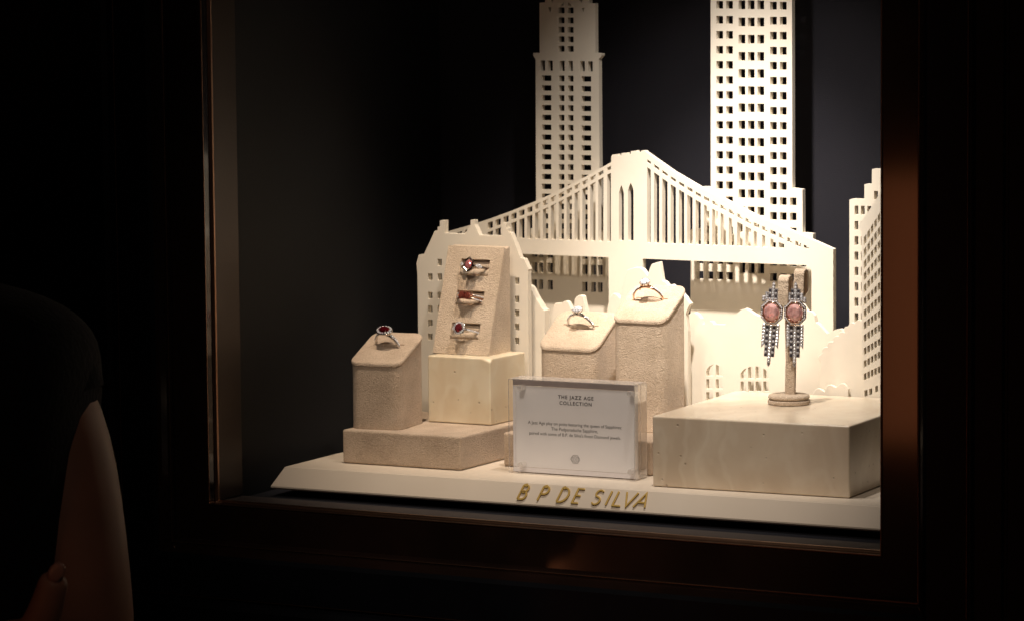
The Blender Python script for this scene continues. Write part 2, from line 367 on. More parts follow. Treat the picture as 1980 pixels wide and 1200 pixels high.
# ------------------------------------------------------------------ plinth
pa = hz(552, 900.9); pb = hz(1702, 978.3); ang = math.atan2(pb.y-pa.y, pb.x-pa.x)
pm = Matrix.Translation(pa) @ Matrix.Rotation(ang, 4, 'Z')
pl = empty('display_plinth', mw=pm, label='low cream plinth whose sloping front edge carries gold letters', cat='plinth')
Lp, Dp = .56, .262; d, h = .0078, .0135
bm = bmesh.new()
def rg(o, z): return [(-o, -o, z), (Lp, -o, z), (Lp, Dp, z), (-o, Dp, z)]
loft(bm, [rg(d-.0012, -h-.0022), rg(d, -h-.001), rg(d, -h), rg(.0003, -.0003), rg(-.0004, 0)])
obj('top_board', bm, M['plinth'], pl)
bm = bmesh.new(); box(bm, .012, Lp, .012, Dp-.01, -.0215, -h-.0023); obj('recessed_foot', bm, M['floorblack'], pl)

# gold letters on the sloping front: strokes of square section
def stroke(bm, pts, w=.00125, t=.0009, closed=False):
    n = len(pts); P = [Vector((p[0], p[1], 0)) for p in pts]; L = []; Rr = []
    for i in range(n):
        a = P[i]-P[i-1] if (i > 0 or closed) else P[1]-P[0]
        b = P[(i+1) % n]-P[i] if (i < n-1 or closed) else P[-1]-P[-2]
        a.normalize(); b.normalize(); tn = (a+b).normalized() if (a+b).length > .01 else a
        nn = Vector((-tn.y, tn.x, 0)); k = w/2/max(.45, tn.dot(b))
        L.append(P[i]+nn*k); Rr.append(P[i]-nn*k)
    rings = []
    for l, r in zip(L, Rr):
        rings.append([(l.x, l.y, 0), (r.x, r.y, 0), (r.x, r.y, t), (l.x, l.y, t)])
    if closed: rings.append(rings[0])
    loft(bm, rings, cap=not closed)
def arc(cx, cy, rx, ry, a0, a1, n=14):
    return [(cx+rx*math.cos(R(a0+(a1-a0)*i/n)), cy+ry*math.sin(R(a0+(a1-a0)*i/n))) for i in range(n+1)]
GL = {
 'B': (.50, [[(0, 0), (0, 1)], [(0, 1), (.24, 1)]+arc(.24, .77, .22, .23, 90, -90)+[(0, .54)], [(0, .54)]+[(.26, .54)]+arc(.26, .27, .26, .27, 90, -90)+[(0, 0)]]),
 'P': (.46, [[(0, 0), (0, 1)], [(0, 1), (.24, 1)]+arc(.24, .73, .25, .27, 90, -90)+[(0, .46)]]),
 'D': (.62, [[(0, 0), (0, 1)], [(0, 1), (.18, 1)]+arc(.18, .5, .46, .5, 90, -90)+[(0, 0)]]),
 'E': (.46, [[(.46, 1), (0, 1), (0, 0), (.46, 0)], [(0, .52), (.38, .52)]]),
 'S': (.50, [arc(.27, .75, .25, .25, 35, 235, 12)[:-1]+arc(.23, .26, .27, .26, 62, -150, 14)]),
 'I': (.02, [[(0, 0), (0, 1)]]),
 'L': (.58, [[(0, 1), (0, 0), (.58, 0)]]),
 'V': (.84, [[(0, 1), (.40, 0), (.84, 1)]]),
 'A': (.84, [[(0, 0), (.50, 1), (.84, 0)], [(.17, .34), (.73, .34)]]),
}
H = .0106
sl = math.atan2(h, d); nrm = Vector((0, -math.sin(sl), math.cos(sl)))
for ch, xl in zip('BPDESILVA', (998.5, 1037, 1073.5, 1103, 1140, 1167.5, 1180.5, 1196, 1220.5)):
    wd, st = GL[ch]; bm = bmesh.new()
    for s in st:
        stroke(bm, [(px*H*.98+py*H*.27, py*H) for px, py in s])
    # local letter frame: x along plinth, y up the slope, z out
    base = hy(xl, 966+(xl-998)*.078, 0.0045)   # only X is read; the letters sit on the slope
    lx = (pm.inverted() @ base).x
    mm = Matrix(((1, 0, 0, lx), (0, math.cos(sl), nrm.y, -d+.0004), (0, math.sin(sl), nrm.z, -h+.0007), (0, 0, 0, 1)))
    mm.translation += Vector((0, nrm.y, nrm.z))*.0004 + Vector((0, math.cos(sl), math.sin(sl)))*.0020
    o = obj('letter', bm, M['gold'], pl, mw=mm); bevel(o, .00015, 2)

# ------------------------------------------------------------------ skyline boards
def board(name, label, cat, outline, holes, Y, th=.0052, group=None):
    o = panel(name, outline, holes, Y, th, M['cream']); tag(o, label, cat, group); return o

# left tower
Y = .235; hs = []
for r in range(17):
    y0 = 146.3+19.05*r
    hs.append(rect(Y, 1047.5, 1066, y0, y0+11)); hs.append(rect(Y, 1124.3, 1143, y0+1.6, y0+12.6))
    hs.append(rect(Y, 1080.5, 1091.3, y0+.2, y0+12.0)); hs.append(rect(Y, 1098, 1108.8, y0+.5, y0+12.4))
for a, b in ((1044.5, 1053.8), (1058.8, 1068.8), (1082, 1091.8), (1098.8, 1107.5), (1121.8, 1130.8), (1136.8, 1146)):
    hs.append(rect(Y, a, b, 117.5+(a-1044)*.016, 137.5+(a-1044)*.016))
for y0 in (15, 34.3, 52.5, 70.8, 89.3):
    hs.append(rect(Y, 1080, 1091.5, y0, y0+11.5)); hs.append(rect(Y, 1097.5, 1109, y0+.2, y0+11.7))
for t in (((1060, 14.5), (1065.5, 15), (1064, 25)), ((1064, -6), (1072, -6), (1067.5, 7)), ((1084, 11.5), (1088, 7), (1090.5, 5), (1090.5, 11.5)),
          ((1098, 11.5), (1098, 5), (1101, 7), (1105, 11.5)), ((1118, 0), (1127, -6), (1125, 6)), ((1124, 16.5), (1130, 15), (1128.5, 25))):
    hs.append(xz(Y, t))
for y0, y1 in ((478, 498), (508, 527.5), (541, 560)):
    for a, b in ((1029, 1038), (1042, 1050), (1059, 1069), (1126, 1136), (1143, 1152), (1156, 1165)):
        hs.append(rect(Y, a, b, y0, y1, xr=1045 if a < 1100 else 1030))
out = grounded(Y, [(1004, 482), (1026, 481), (1026, 442), (1036.8, 441), (1035.6, 116), (1031, 108), (1031, 103), (1043.5, 103), (1043.3, 6), (1054, 5), (1054, -40), (1066, -40), (1080, -100), (1092, -170), (1097, -260),
    (1102, -170), (1114, -100), (1128, -40), (1139, -40), (1139.5, 7), (1150.5, 7), (1151, 103), (1163.5, 104), (1163.5, 108), (1157.5, 115), (1157.8, 120), (1160, 445), (1168, 446), (1168, 486), (1182, 486)])
board('skyscraper_cutout', 'narrow cream skyscraper cut-out with cornice and spire, behind the left half of the bridge', 'skyline cut-out', out, hs, Y)

# right tower
hs = []
for r in range(-3, 17):
    y0 = 2.5+29.05*r
    for a, b in ((1385, 1398), (1404, 1417)): hs.append(rect(Y, a, b, y0, y0+15, xr=1400))
    for a, b in ((1489, 1502), (1508, 1521)): hs.append(rect(Y, a, b, y0+1.6, y0+16.8, xr=1505))
    if y0 > 375:
        hs.append(rect(Y, 1366, 1379, y0, y0+15, xr=1400)); hs.append(rect(Y, 1527.5, 1540, y0+1.6, y0+16.8, xr=1505))
    if y0 > 455:
        hs.append(rect(Y, 1347, 1360, y0, y0+15, xr=1400)); hs.append(rect(Y, 1546.5, 1559, y0+1.6, y0+16.8, xr=1505))
for r in range(-3, 14):
    y0 = 1.5+33.2*r
    for a, b in ((1428, 1441), (1446, 1459), (1464.5, 1477.5)): hs.append(rect(Y, a, b, y0, y0+17, xr=1450))
for a, b in ((1430, 1441), (1447, 1459), (1465, 1477.5)): hs.append(rect(Y, a, b, 509, 529, xr=1450))
for (a, b), (c, dd) in zip(((1347, 1360), (1366, 1379), (1385, 1398), (1404, 1417)), ((1489, 1502), (1508, 1521), (1527.5, 1540), (1546.5, 1559))):
    for y0, y1 in ((499, 511.5), (525.5, 541)):
        hs.append(rect(Y, a, b, y0, y1, xr=1385)); hs.append(rect(Y, c, dd, y0+3.8, y1+3.8, xr=1520))
out = grounded(Y, [(1335, 560), (1335, 446), (1338, 443), (1355, 442), (1355, 364), (1358, 361), (1374.3, 361), (1374, -120), (1385, -120), (1385, -170), (1410, -170), (1410, -230), (1495, -230), (1495, -170), (1520, -170), (1520, -120), (1531, -120),
    (1532, 364), (1551.5, 366.5), (1552, 450), (1572, 452), (1572.5, 560)])
board('skyscraper_cutout', 'tall brightly lit cream skyscraper cut-out with stepped shoulders, behind the right half of the bridge', 'skyline cut-out', out, hs, Y)

# bridge
Y = .214
Lc = [(865, 448), (907.7, 435.8), (948, 423), (988, 408.3), (1036, 389), (1080, 369), (1135, 340.5), (1160.7, 325.8), (1181.7, 314)]
Rc = [(1249, 294.5), (1301.4, 331.5), (1355, 363), (1397.6, 384), (1459.8, 416), (1527.6, 445), (1611, 482)]
def yi(c, x):
    for (a, b), (e, f) in zip(c[:-1], c[1:]):
        if x <= e or (e, f) == c[-1]: return b+(f-b)*(x-a)/(e-a)
top = Lc+[(1182, 303.4), (1184, 299.5), (1193.5, 298.3), (1194, 302), (1201, 301), (1201.6, 296.7), (1211.5, 295.5), (1212, 299), (1219.4, 298), (1220, 293), (1230, 291.5), (1231, 295), (1239, 294), (1240, 291.5), (1246, 291.5)]+Rc
def dt(x): return 461.2+(x-1004.8)*.0362     # deck top
def db(x): return 491.2+(x-1015.7)*.0402     # deck underside
hs = []
for k in range(0, 17):
    xr_ = 1182.0-15.27*k; xl_ = xr_-10.2
    if k == 0: xl_ = xr_-8; xr_ = xr_-.8
    if xl_ < 938: break
    f = (1163-xl_)/200.; hh = 7+5*f; bb = 7-1.2*f
    a, b = yi(Lc, xl_)+6.3, yi(Lc, xr_)+6.3
    hs.append(xz(Y, [(xl_, a), (xr_, b), (xr_, b+hh), (xl_, a+hh)]))
    if dt(xl_)-(a+hh+bb) > 3: hs.append(xz(Y, [(xl_, a+hh+bb), (xr_, b+hh+bb), (xr_, dt(xr_)), (xl_, dt(xl_))]))
for a in (884, 899): hs.append(xz(Y, [(a, yi(Lc, a)+7), (a+9, yi(Lc, a+9)+7), (a+9, yi(Lc, a+9)+13), (a, yi(Lc, a)+13)]))
x = 1251.2; k = 0
while x < 1556:
    xw = 7 if k == 0 else 10.3; xe = x+xw; q = (x-1251)/300.
    off = 12+4.2*q; hh = 6+3*q; bb = 9.5-1.5*q
    a, b = yi(Rc, x)+off, yi(Rc, xe)+off
    hs.append(xz(Y, [(x, a), (xe, b), (xe, min(b+hh, dt(xe))), (x, min(a+hh, dt(x)-2))]))
    if dt(xe)-(b+hh+bb) > 2: hs.append(xz(Y, [(x, a+hh+bb), (xe, b+hh+bb), (xe, dt(xe)), (x, dt(x))]))
    x += 13.2 if k == 0 else 16.1; k += 1
for x0, x1, yt in ((1196.8, 1206.2, 359), (1214.3, 1225, 354.8)):
    xm = (x0+x1)/2; hs.append(xz(Y, [(x0, 466), (x0, yt+15), (x0+1.6, yt+8), (xm-.6, yt), (xm+.6, yt), (x1-1.6, yt+8), (x1, yt+15), (x1, 466)]))
out = grounded(Y, [(865, 520)]+top+[(1611, 560)])
# openings below the deck, cut from the plinth up
def opening(a, b):
    za, zb_ = hy(a, db(a), Y).z, hy(b, db(b), Y).z
    return [(hy(b, 560, Y).x, .0005), (hy(b, 560, Y).x, zb_), (hy(a, 560, Y).x, za), (hy(a, 560, Y).x, .0005)]
out = out + opening(1243, 1569) + opening(930, 1177)
board('bridge_cutout', 'cream suspension bridge cut-out with cables rising to a crenellated central tower', 'skyline cut-out', out, hs, Y)

# small stepped tower far right
Y = .222; hs = []
for r in range(9):
    y0 = 398.4+29.6*r
    for a, b in ((1652.4, 1659.6), (1664.6, 1672), (1677, 1684.4), (1690, 1697.4), (1703, 1710)):
        hs.append(rect(Y, a, b, y0+.3, y0+17.4, xr=1680))
hs.append(rect(Y, 1690, 1697.5, 369.6, 386)); hs.append(rect(Y, 1703, 1710, 340, 357))
out = grounded(Y, [(1642.4, 470), (1642.4, 386.5), (1647, 384.8), (1671.2, 385.2), (1671.4, 357), (1675, 356), (1685.8, 356.5), (1686, 327.5), (1690, 326.5), (1725, 328), (1725, 386), (1745, 387), (1745, 470)])
board('stepped_tower_cutout', 'small cream stepped tower cut-out at the far right, partly behind the slanting block', 'skyline cut-out', out, hs, Y)

# slanting block with windows drawn in perspective
Y = .190; hs = []
c1 = [460, 483, 506, 529, 552, 577, 600, 623, 647, 672.7, 697, 721.7]; c5 = [418, 444, 470, 496, 521.7, 549.5, 575, 602, 628.7, 655.8, 681, 709]
cols = [(1670.2, 1675.3), (1677, 1682), (1683.8, 1688.6), (1690.4, 1695.2), (1697, 1701.7), (1703.5, 1708), (1710, 1714)]
for i, (a, b) in enumerate(zip(c1, c5)):
    s = (b-a)/26.8; hh = 15.5-i*.25
    for x0, x1 in cols:
        y0 = a+(x0-1670.2)*s; y1 = a+(x1-1670.2)*s
        hs.append(xz(Y, [(x0, y0), (x1, y1), (x1, y1+hh), (x0, y0+hh)]))
for x0, x1, yy in ((1671.5, 1677.5, 754), (1680.5, 1686.5, 751), (1692, 1697.5, 746), (1702, 1707, 742)):
    hs.append(xz(Y, [(x0, yy), (x1, yy-1.5), (x1, yy+10), (x0, yy+12)]))
out = grounded(Y, [(1666, 470), (1665.6, 450), (1660.5, 439), (1663, 432), (1684, 402), (1702, 372), (1722, 340), (1722, 470)])
board('apartment_block_cutout', 'cream tower block cut-out with slanting rows of windows against the right frame', 'skyline cut-out', out, hs, Y)

# scalloped trees right
def scallops(pts, bulge=.35):
    o = []
    for (a, b), (c, e) in zip(pts[:-1], pts[1:]):
        mx, my = (a+c)/2, (b+e)/2; dx, dy = c-a, e-b
        for i in range(6):
            t = i/6; s = math.sin(math.pi*t)*bulge
            o.append((a+dx*t+dy*s, b+dy*t-dx*s))
    o.append(pts[-1]); return o
Y = .196
out = grounded(Y, [(1584, 745)]+scallops([(1586, 700), (1590, 682), (1600, 670), (1611, 660), (1621, 649), (1633, 642), (1640, 630), (1652, 625), (1668, 622), (1684, 625), (1700, 634), (1722, 640)])+[(1722, 700)])
board('tree_cutout', 'cream cut-out of a scalloped tree crown left of the slanting block', 'skyline cut-out', out, [], Y, .003)
Y = .1915
out = grounded(Y, scallops([(1571, 762), (1594, 757), (1616, 748), (1640, 752)], .4))
board('bush_cutout', 'low rounded cream bush cut-out peeping over the back of the big travertine block', 'skyline cut-out', out, [], Y, .003)

# house with arched windows
Y = .202; hs = []
def arched(cols, y0, ya, rows, cx, rad):
    for a, b in cols:
        n = 5; tp = []
        for i in range(n+1):
            x = a+(b-a)*i/n; u = max(-.97, min(.97, (x-cx)/rad)); tp.append((x, y0+(ya-y0-5)*(1-math.sqrt(1-u*u))))
        hs.append(xz(Y, [(a, ya)]+tp+[(b, ya)]))
        for r0_, r1_ in rows: hs.append(xz(Y, [(a, r0_), (b, r0_), (b, r1_), (a, r1_)]))
arched([(1365.5, 1379), (1384, 1398)], 704, 726, [(732, 751), (757, 776), (782, 800)], 1381.5, 16.5)
arched([(1432, 1442.5), (1446.5, 1457.5), (1460.8, 1472), (1476, 1486.5)], 707.5, 731.5, [(736.5, 756), (761, 780)], 1459, 28)
out = grounded(Y, [(1323, 640), (1326, 612), (1331, 608), (1336.5, 605), (1342, 604), (1349, 608), (1355, 616), (1357.5, 628), (1366, 624), (1372, 620.5), (1376, 621.5), (1380, 627), (1401.6, 627.5), (1408, 623), (1417, 617.5), (1424.5, 606.5), (1432, 599), (1440, 596.5), (1447, 599.5), (1456, 606), (1466, 611.5),
    (1475, 612), (1490, 606), (1510, 597), (1530, 590), (1545, 586), (1553, 590), (1559, 601), (1569, 603), (1574, 610), (1577, 623), (1583, 627), (1599, 645), (1606, 642), (1614, 637), (1623, 635.5), (1630, 638), (1640, 645), (1650, 700)])
board('house_cutout', 'wide cream house cut-out with two arched windows behind the earring stand', 'skyline cut-out', out, hs, Y)

# tree and rock outlines behind the ring stands
Y = .182
out = grounded(Y, [(1064.6, 615), (1068, 601), (1072, 588), (1073.6, 586), (1085.3, 586), (1088.5, 583.5), (1093.8, 581.5), (1098, 583.5), (1102, 591.5), (1106, 600), (1109, 601), (1110, 593.6), (1110.7, 579), (1114, 574), (1119, 571), (1124, 571), (1127.5, 573), (1134, 604), (1138, 625), (1165, 628),
    (1173, 604), (1178, 575.6), (1185, 567.5), (1191, 568.5), (1199, 577), (1203, 558), (1208, 533), (1213, 522), (1226.7, 517.5), (1237, 517.5), (1243, 521), (1252, 533), (1256.7, 518), (1260, 511), (1270, 507.5), (1275, 506.5), (1281, 543), (1286, 544.5), (1292, 552), (1299, 550), (1307, 557), (1318, 566), (1327, 576), (1330, 582), (1335, 587.5), (1330, 596), (1326, 607.5), (1330, 640)])
board('treetops_cutout', 'cream cut-out of bare pointed and rounded treetops behind the two pale ring stands', 'skyline cut-out', out, [], Y, .005)
Y = .171
out = grounded(Y, [(985, 560), (1010, 545), (1026, 556), (1031, 566), (1037, 578), (1043, 587), (1048, 596), (1053, 600), (1053, 640)])
board('hillside_cutout', 'cream hill slope cut-out dropping right from the gabled building', 'skyline cut-out', out, [], Y, .008)

# gabled building left
Y = .160; hs = []
for x0, x1, ys in ((827.5, 836, (529, 564.5, 590.7, 617.3, 644)), (846, 854.3, (501, 529, 564.5, 590.7, 617.3, 644)), (976, 984, (507.5, 536, 571.5, 598, 624.5, 651.5)), (995.5, 1003.8, (536.8, 572, 598.7, 625.2, 652))):
    for y0 in ys: hs.append(rect(Y, x0, x1, y0, y0+13.2))
out = grounded(Y, [(808, 600), (807, 530), (805.3, 509), (810, 492.5), (820, 491), (840.8, 446.5), (846, 445.5), (846, 439), (850.4, 437.5), (850.4, 426.5), (860, 426.5), (860, 451.3), (898.7, 453), (909.9, 435), (909.9, 425.5), (917, 425.5), (917.5, 434.7), (927, 455), (970, 456), (970, 431), (978.7, 431), (978.7, 441.5), (982.7, 442), (982.7, 449.3), (988, 450.5), (1006, 499), (1013, 500.5), (1022, 521), (1020.5, 524), (1021, 600)])
board('gabled_building_cutout', 'cream gabled building cut-out with three chimneys behind the three-ring slab', 'skyline cut-out', out, hs, Y, .0055)

# ------------------------------------------------------------------ blocks
zb1 = .0247
def block(name, label, cat, corners, z0, z1, m, bv, group=None, seg=3):
    """corners: 4 ground points counter-clockwise"""
    c = sum((Vector(p) for p in corners), Vector((0, 0)))/4
    bm = bmesh.new(); loft(bm, [[(p[0]-c.x, p[1]-c.y, 0) for p in corners], [(p[0]-c.x, p[1]-c.y, z1-z0) for p in corners]])
    o = obj(name, bm, m); o.location = (c.x, c.y, z0); bevel(o, bv, seg); tag(o, label, cat, group); return o
block('suede_riser', 'low beige suede riser at the left, under the dark-red ring stand and travertine cube', 'display riser', [(-.212, .0412), (-.1146, .0427), (-.113, .156), (-.2105, .155)], .0003, zb1, M['suede'], .0016)
block('suede_riser', 'low beige suede riser behind the acrylic sign, under the two pale ring stands', 'display riser', [(-.098, .076), (.0200, .076), (.0205, .158), (-.098, .158)], .0003, zb1, M['suede'], .0016)
bA, bB = hz(1262, 939.8), hz(1642.7, 963.2); ux = (bB-bA).normalized(); uy = Vector((-ux.y, ux.x, 0)); Wb = (bB-bA).length
Db = .150
block('travertine_block', 'large polished travertine block at the right, under the earring stand', 'stone block',
      [(p.x, p.y) for p in (bA, bB, bB+uy*Db, bA+uy*Db)], .0003, .0493, M['travertine'], .0012)
zt = .0739
tb = block('travertine_cube', 'honey travertine cube with a chipped corner, under the three-ring slab', 'stone block',
      [(-.1755, .1030), (-.1230, .1030), (-.1205, .1520), (-.1740, .1520)], zb1+.0003, zt, M['travertine_warm'], .0010)
tb.data.update()
# chipped corner: small facet cut off the near top corner
bm = bmesh.new(); bm.from_mesh(tb.data)
cpt = Vector((-.1230, .1030, zt))-tb.location
bmesh.ops.bisect_plane(bm, geom=bm.verts[:]+bm.edges[:]+bm.faces[:], plane_co=cpt+Vector((-.0022, .0010, -.0012)), plane_no=Vector((.35, -.75, .9)).normalized(), clear_outer=True)
bmesh.ops.holes_fill(bm, edges=[e for e in bm.edges if e.is_boundary]); bmesh.ops.recalc_face_normals(bm, faces=bm.faces)
bm.to_mesh(tb.data); bm.free()

# ------------------------------------------------------------------ ring stands
def slant_z(yy, D, zf, zk): return zf+(zk-zf)*yy/D
def ring_stand(label, origin, rz, Wd, D, zf, zk, m, m2):
    t = empty('ring_stand', mw=Matrix.Translation(origin) @ Matrix.Rotation(rz, 4, 'Z'), label=label, cat='ring stand', group='slant-topped suede ring stands')
    rr = .0075; pts = rrect(0, Wd, 0, D, rr, 7)
    bm = bmesh.new()
    loft(bm, [[(x, y, 0) for x, y in pts], [(x, y, slant_z(y, D, zf, zk)-.0030) for x, y in pts]])
    o = obj('body', bm, m, t); bevel(o, .0005, 2)
    ex = .0006; pts = rrect(-ex, Wd+ex, -ex, D+ex, rr, 7)
    # pad with a slit for the ring: two layers of rounded outline
    tl = .0032
    bm = bmesh.new(); rings = []
    for off, zz in ((.0004, -tl+.0002), (0, -tl+.0007), (0, -.0012), (.0003, -.0005), (.0009, -.00012), (.0017, 0)):
        q = rrect(-ex+off, Wd+ex-off, -ex+off, D+ex-off, rr-off, 7)
        rings.append([(x, y, slant_z(y, D, zf, zk)+zz) for x, y in q])
    loft(bm, rings)
    o = obj('slanted_pad', bm, m2, t)
    # slit: its shade painted as a dark suede strip across the middle, and the raised roll that grips the ring
    sm = D*.56; an = math.atan2(zk-zf, D)
    MM = Matrix.Translation((Wd/2, sm, slant_z(sm, D, zf, zk))) @ Matrix.Rotation(an, 4, 'X')
    bm = bmesh.new(); box(bm, -Wd*.30, Wd*.30, .0014, .0022, -.001, .00025); obj('slit', bm, M['slit_shade'], o, mw=MM)
    bm = bmesh.new(); n = 14; rings = []
    for i in range(13):
        u = -1+2*i/12; s = math.sqrt(max(0, 1-u*u*.97)); rings.append([(u*.0085, -.0006+math.cos(2*math.pi*k/n)*.0022*s, -.0004+math.sin(2*math.pi*k/n)*.0036*s) for k in range(n)])
    loft(bm, rings); obj('grip_roll', bm, m2, o, smooth=True, mw=MM)
    return t, t.matrix_world.copy() @ MM if False else (Matrix.Translation(origin) @ Matrix.Rotation(rz, 4, 'Z')) @ MM
M['slit_shade'] = mat('suede_slit_shade', (.20, .13, .085), .95, bump=(600, .4, 2, .0008), vary=(200, (.25, .17, .11), .3, .7), spec=.1)
P3r = hy(1327.5, 700, .152).x
st1, F1 = ring_stand('taupe suede ring stand at the far left holding the dark red ring', (-.2095, .0482, zb1), R(7), .0395, .0470, .0735-zb1, .0905-zb1, M['suede'], M['suede'])
st2, F2 = ring_stand('shorter of the two pale ring stands, left of the tall one', (-.0908, .1165, zb1), R(0), .0475, .0375, .0835-zb1, .1060-zb1, M['suede_light'], M['suede_light'])
st3, F3 = ring_stand('tallest pale ring stand, in the middle beside the big travertine block', (-.0305, .1165, zb1), R(0), P3r+.0305, .0375, .1060-zb1, .1275-zb1, M['suede_light'], M['suede_light'])

# ------------------------------------------------------------------ jewellery builders
def brilliant(bm, rx, ry, hc, hp, c=(0, 0, 0), n=12, sq=None, mi=0, table=.58):
    """faceted stone facing +Z; girdle at c"""
    def ringp(k, z, off):
        pts = []
        for i in range(n):
            a = 2*math.pi*(i+off)/n
            x, y = math.cos(a), math.sin(a)
            if sq: 
                e = (abs(x)**sq+abs(y)**sq)**(-1/sq); x, y = x*e, y*e
            pts.append(bm.verts.new((c[0]+x*rx*k, c[1]+y*ry*k, c[2]+z)))
        return pts
    g = ringp(1, 0, 0); g2 = ringp(1, -hp*.06, 0); m1 = ringp(.84, hc*.58, .5); t = ringp(table, hc, 0); p1 = ringp(.55, -hp*.55, .5); ap = bm.verts.new((c[0], c[1], c[2]-hp))
    fs = [bm.faces.new(t)]
    for i in range(n):
        j = (i+1) % n
        fs += [bm.faces.new((g[i], g[j], m1[i])), bm.faces.new((m1[i], t[j], t[i])) , bm.faces.new((g[j], m1[j], m1[i])), bm.faces.new((m1[i], m1[j], t[j]))]
        fs += [bm.faces.new((g[j], g[i], g2[i], g2[j])), bm.faces.new((g2[j], g2[i], p1[i])), bm.faces.new((p1[j], g2[j], p1[i])), bm.faces.new((p1[i], ap, p1[j]))]
    for f in fs: f.material_index = mi
def tube(bm, pts, r, n=8, mi=0, flat=1.0):
    P = [Vector(p) for p in pts]; rings = []
    for i, p in enumerate(P):
        t = (P[min(i+1, len(P)-1)]-P[max(i-1, 0)]).normalized()
        a = t.cross(Vector((0, 1, 0))) if abs(t.y) < .9 else t.cross(Vector((1, 0, 0)))
        a.normalize(); b = t.cross(a); rr = r[i] if isinstance(r, (list, tuple)) else r
        rings.append([p+a*(rr*math.cos(2*math.pi*k/n))+b*(rr*flat*math.sin(2*math.pi*k/n)) for k in range(n)])
    loft(bm, rings, mi=mi)
def band_mesh(Rr, w0, w1, th, split=0):
    """band in the XZ plane, axis Y; w0 width at the head (+Z), w1 at the bottom"""
    bm = bmesh.new(); n = 64; secs = [0] if not split else [-split, split]
    for s in secs:
        rings = []
        for i in range(n):
            a = 2*math.pi*i/n; c = (1+math.cos(a))/2; w = w1+(w0-w1)*c**2; dy = s*c
            if split: w *= .55
            sec = [(-w/2, 0), (-w/2*.8, th*.8), (0, th), (w/2*.8, th*.8), (w/2, 0), (0, -th*.15)]
            rings.append([((Rr+q)*math.sin(a), dy+y, (Rr+q)*math.cos(a)) for y, q in sec])
        rings.append(rings[0])
        vs = [[bm.verts.new(p) for p in r] for r in rings[:-1]]
        for i in range(n):
            A_, B_ = vs[i], vs[(i+1) % n]
            for k in range(6): bm.faces.new((A_[k], A_[(k+1) % 6], B_[(k+1) % 6], B_[k]))
    bmesh.ops.recalc_face_normals(bm, faces=bm.faces)
    return bm
def pave(bm, Rr, th, y, a0, a1, n, r=.00055, mi=0):
    for s in (-1, 1):
        for i in range(n):
            a = s*R(a0+(a1-a0)*i/(n-1)); c = Vector((math.sin(a)*(Rr+th), y, math.cos(a)*(Rr+th)))
            tmp = bmesh.new(); brilliant(tmp, r, r, r*.7, r*.8, n=6)
            me_m = Matrix.Translation(c) @ Matrix.Rotation(a, 4, 'Y')
            for f in tmp.faces:
                bm.faces.new([bm.verts.new(me_m @ v.co) for v in f.verts])
            tmp.free()
def prongs(bm, r, z0, z1, n=4, off=.5, w=.00035, ry=None):
    for i in range(n):
        a = 2*math.pi*(i+off)/n; x, y = math.cos(a)*r, math.sin(a)*(ry or r)
        tube(bm, [(x*.45, y*.45, z0), (x*.95, y*.95, (z0+z1)/2), (x*1.02, y*1.02, z1), (x*.9, y*.9, z1+.0003)], [w, w, w*1.1, w*.8], 6)
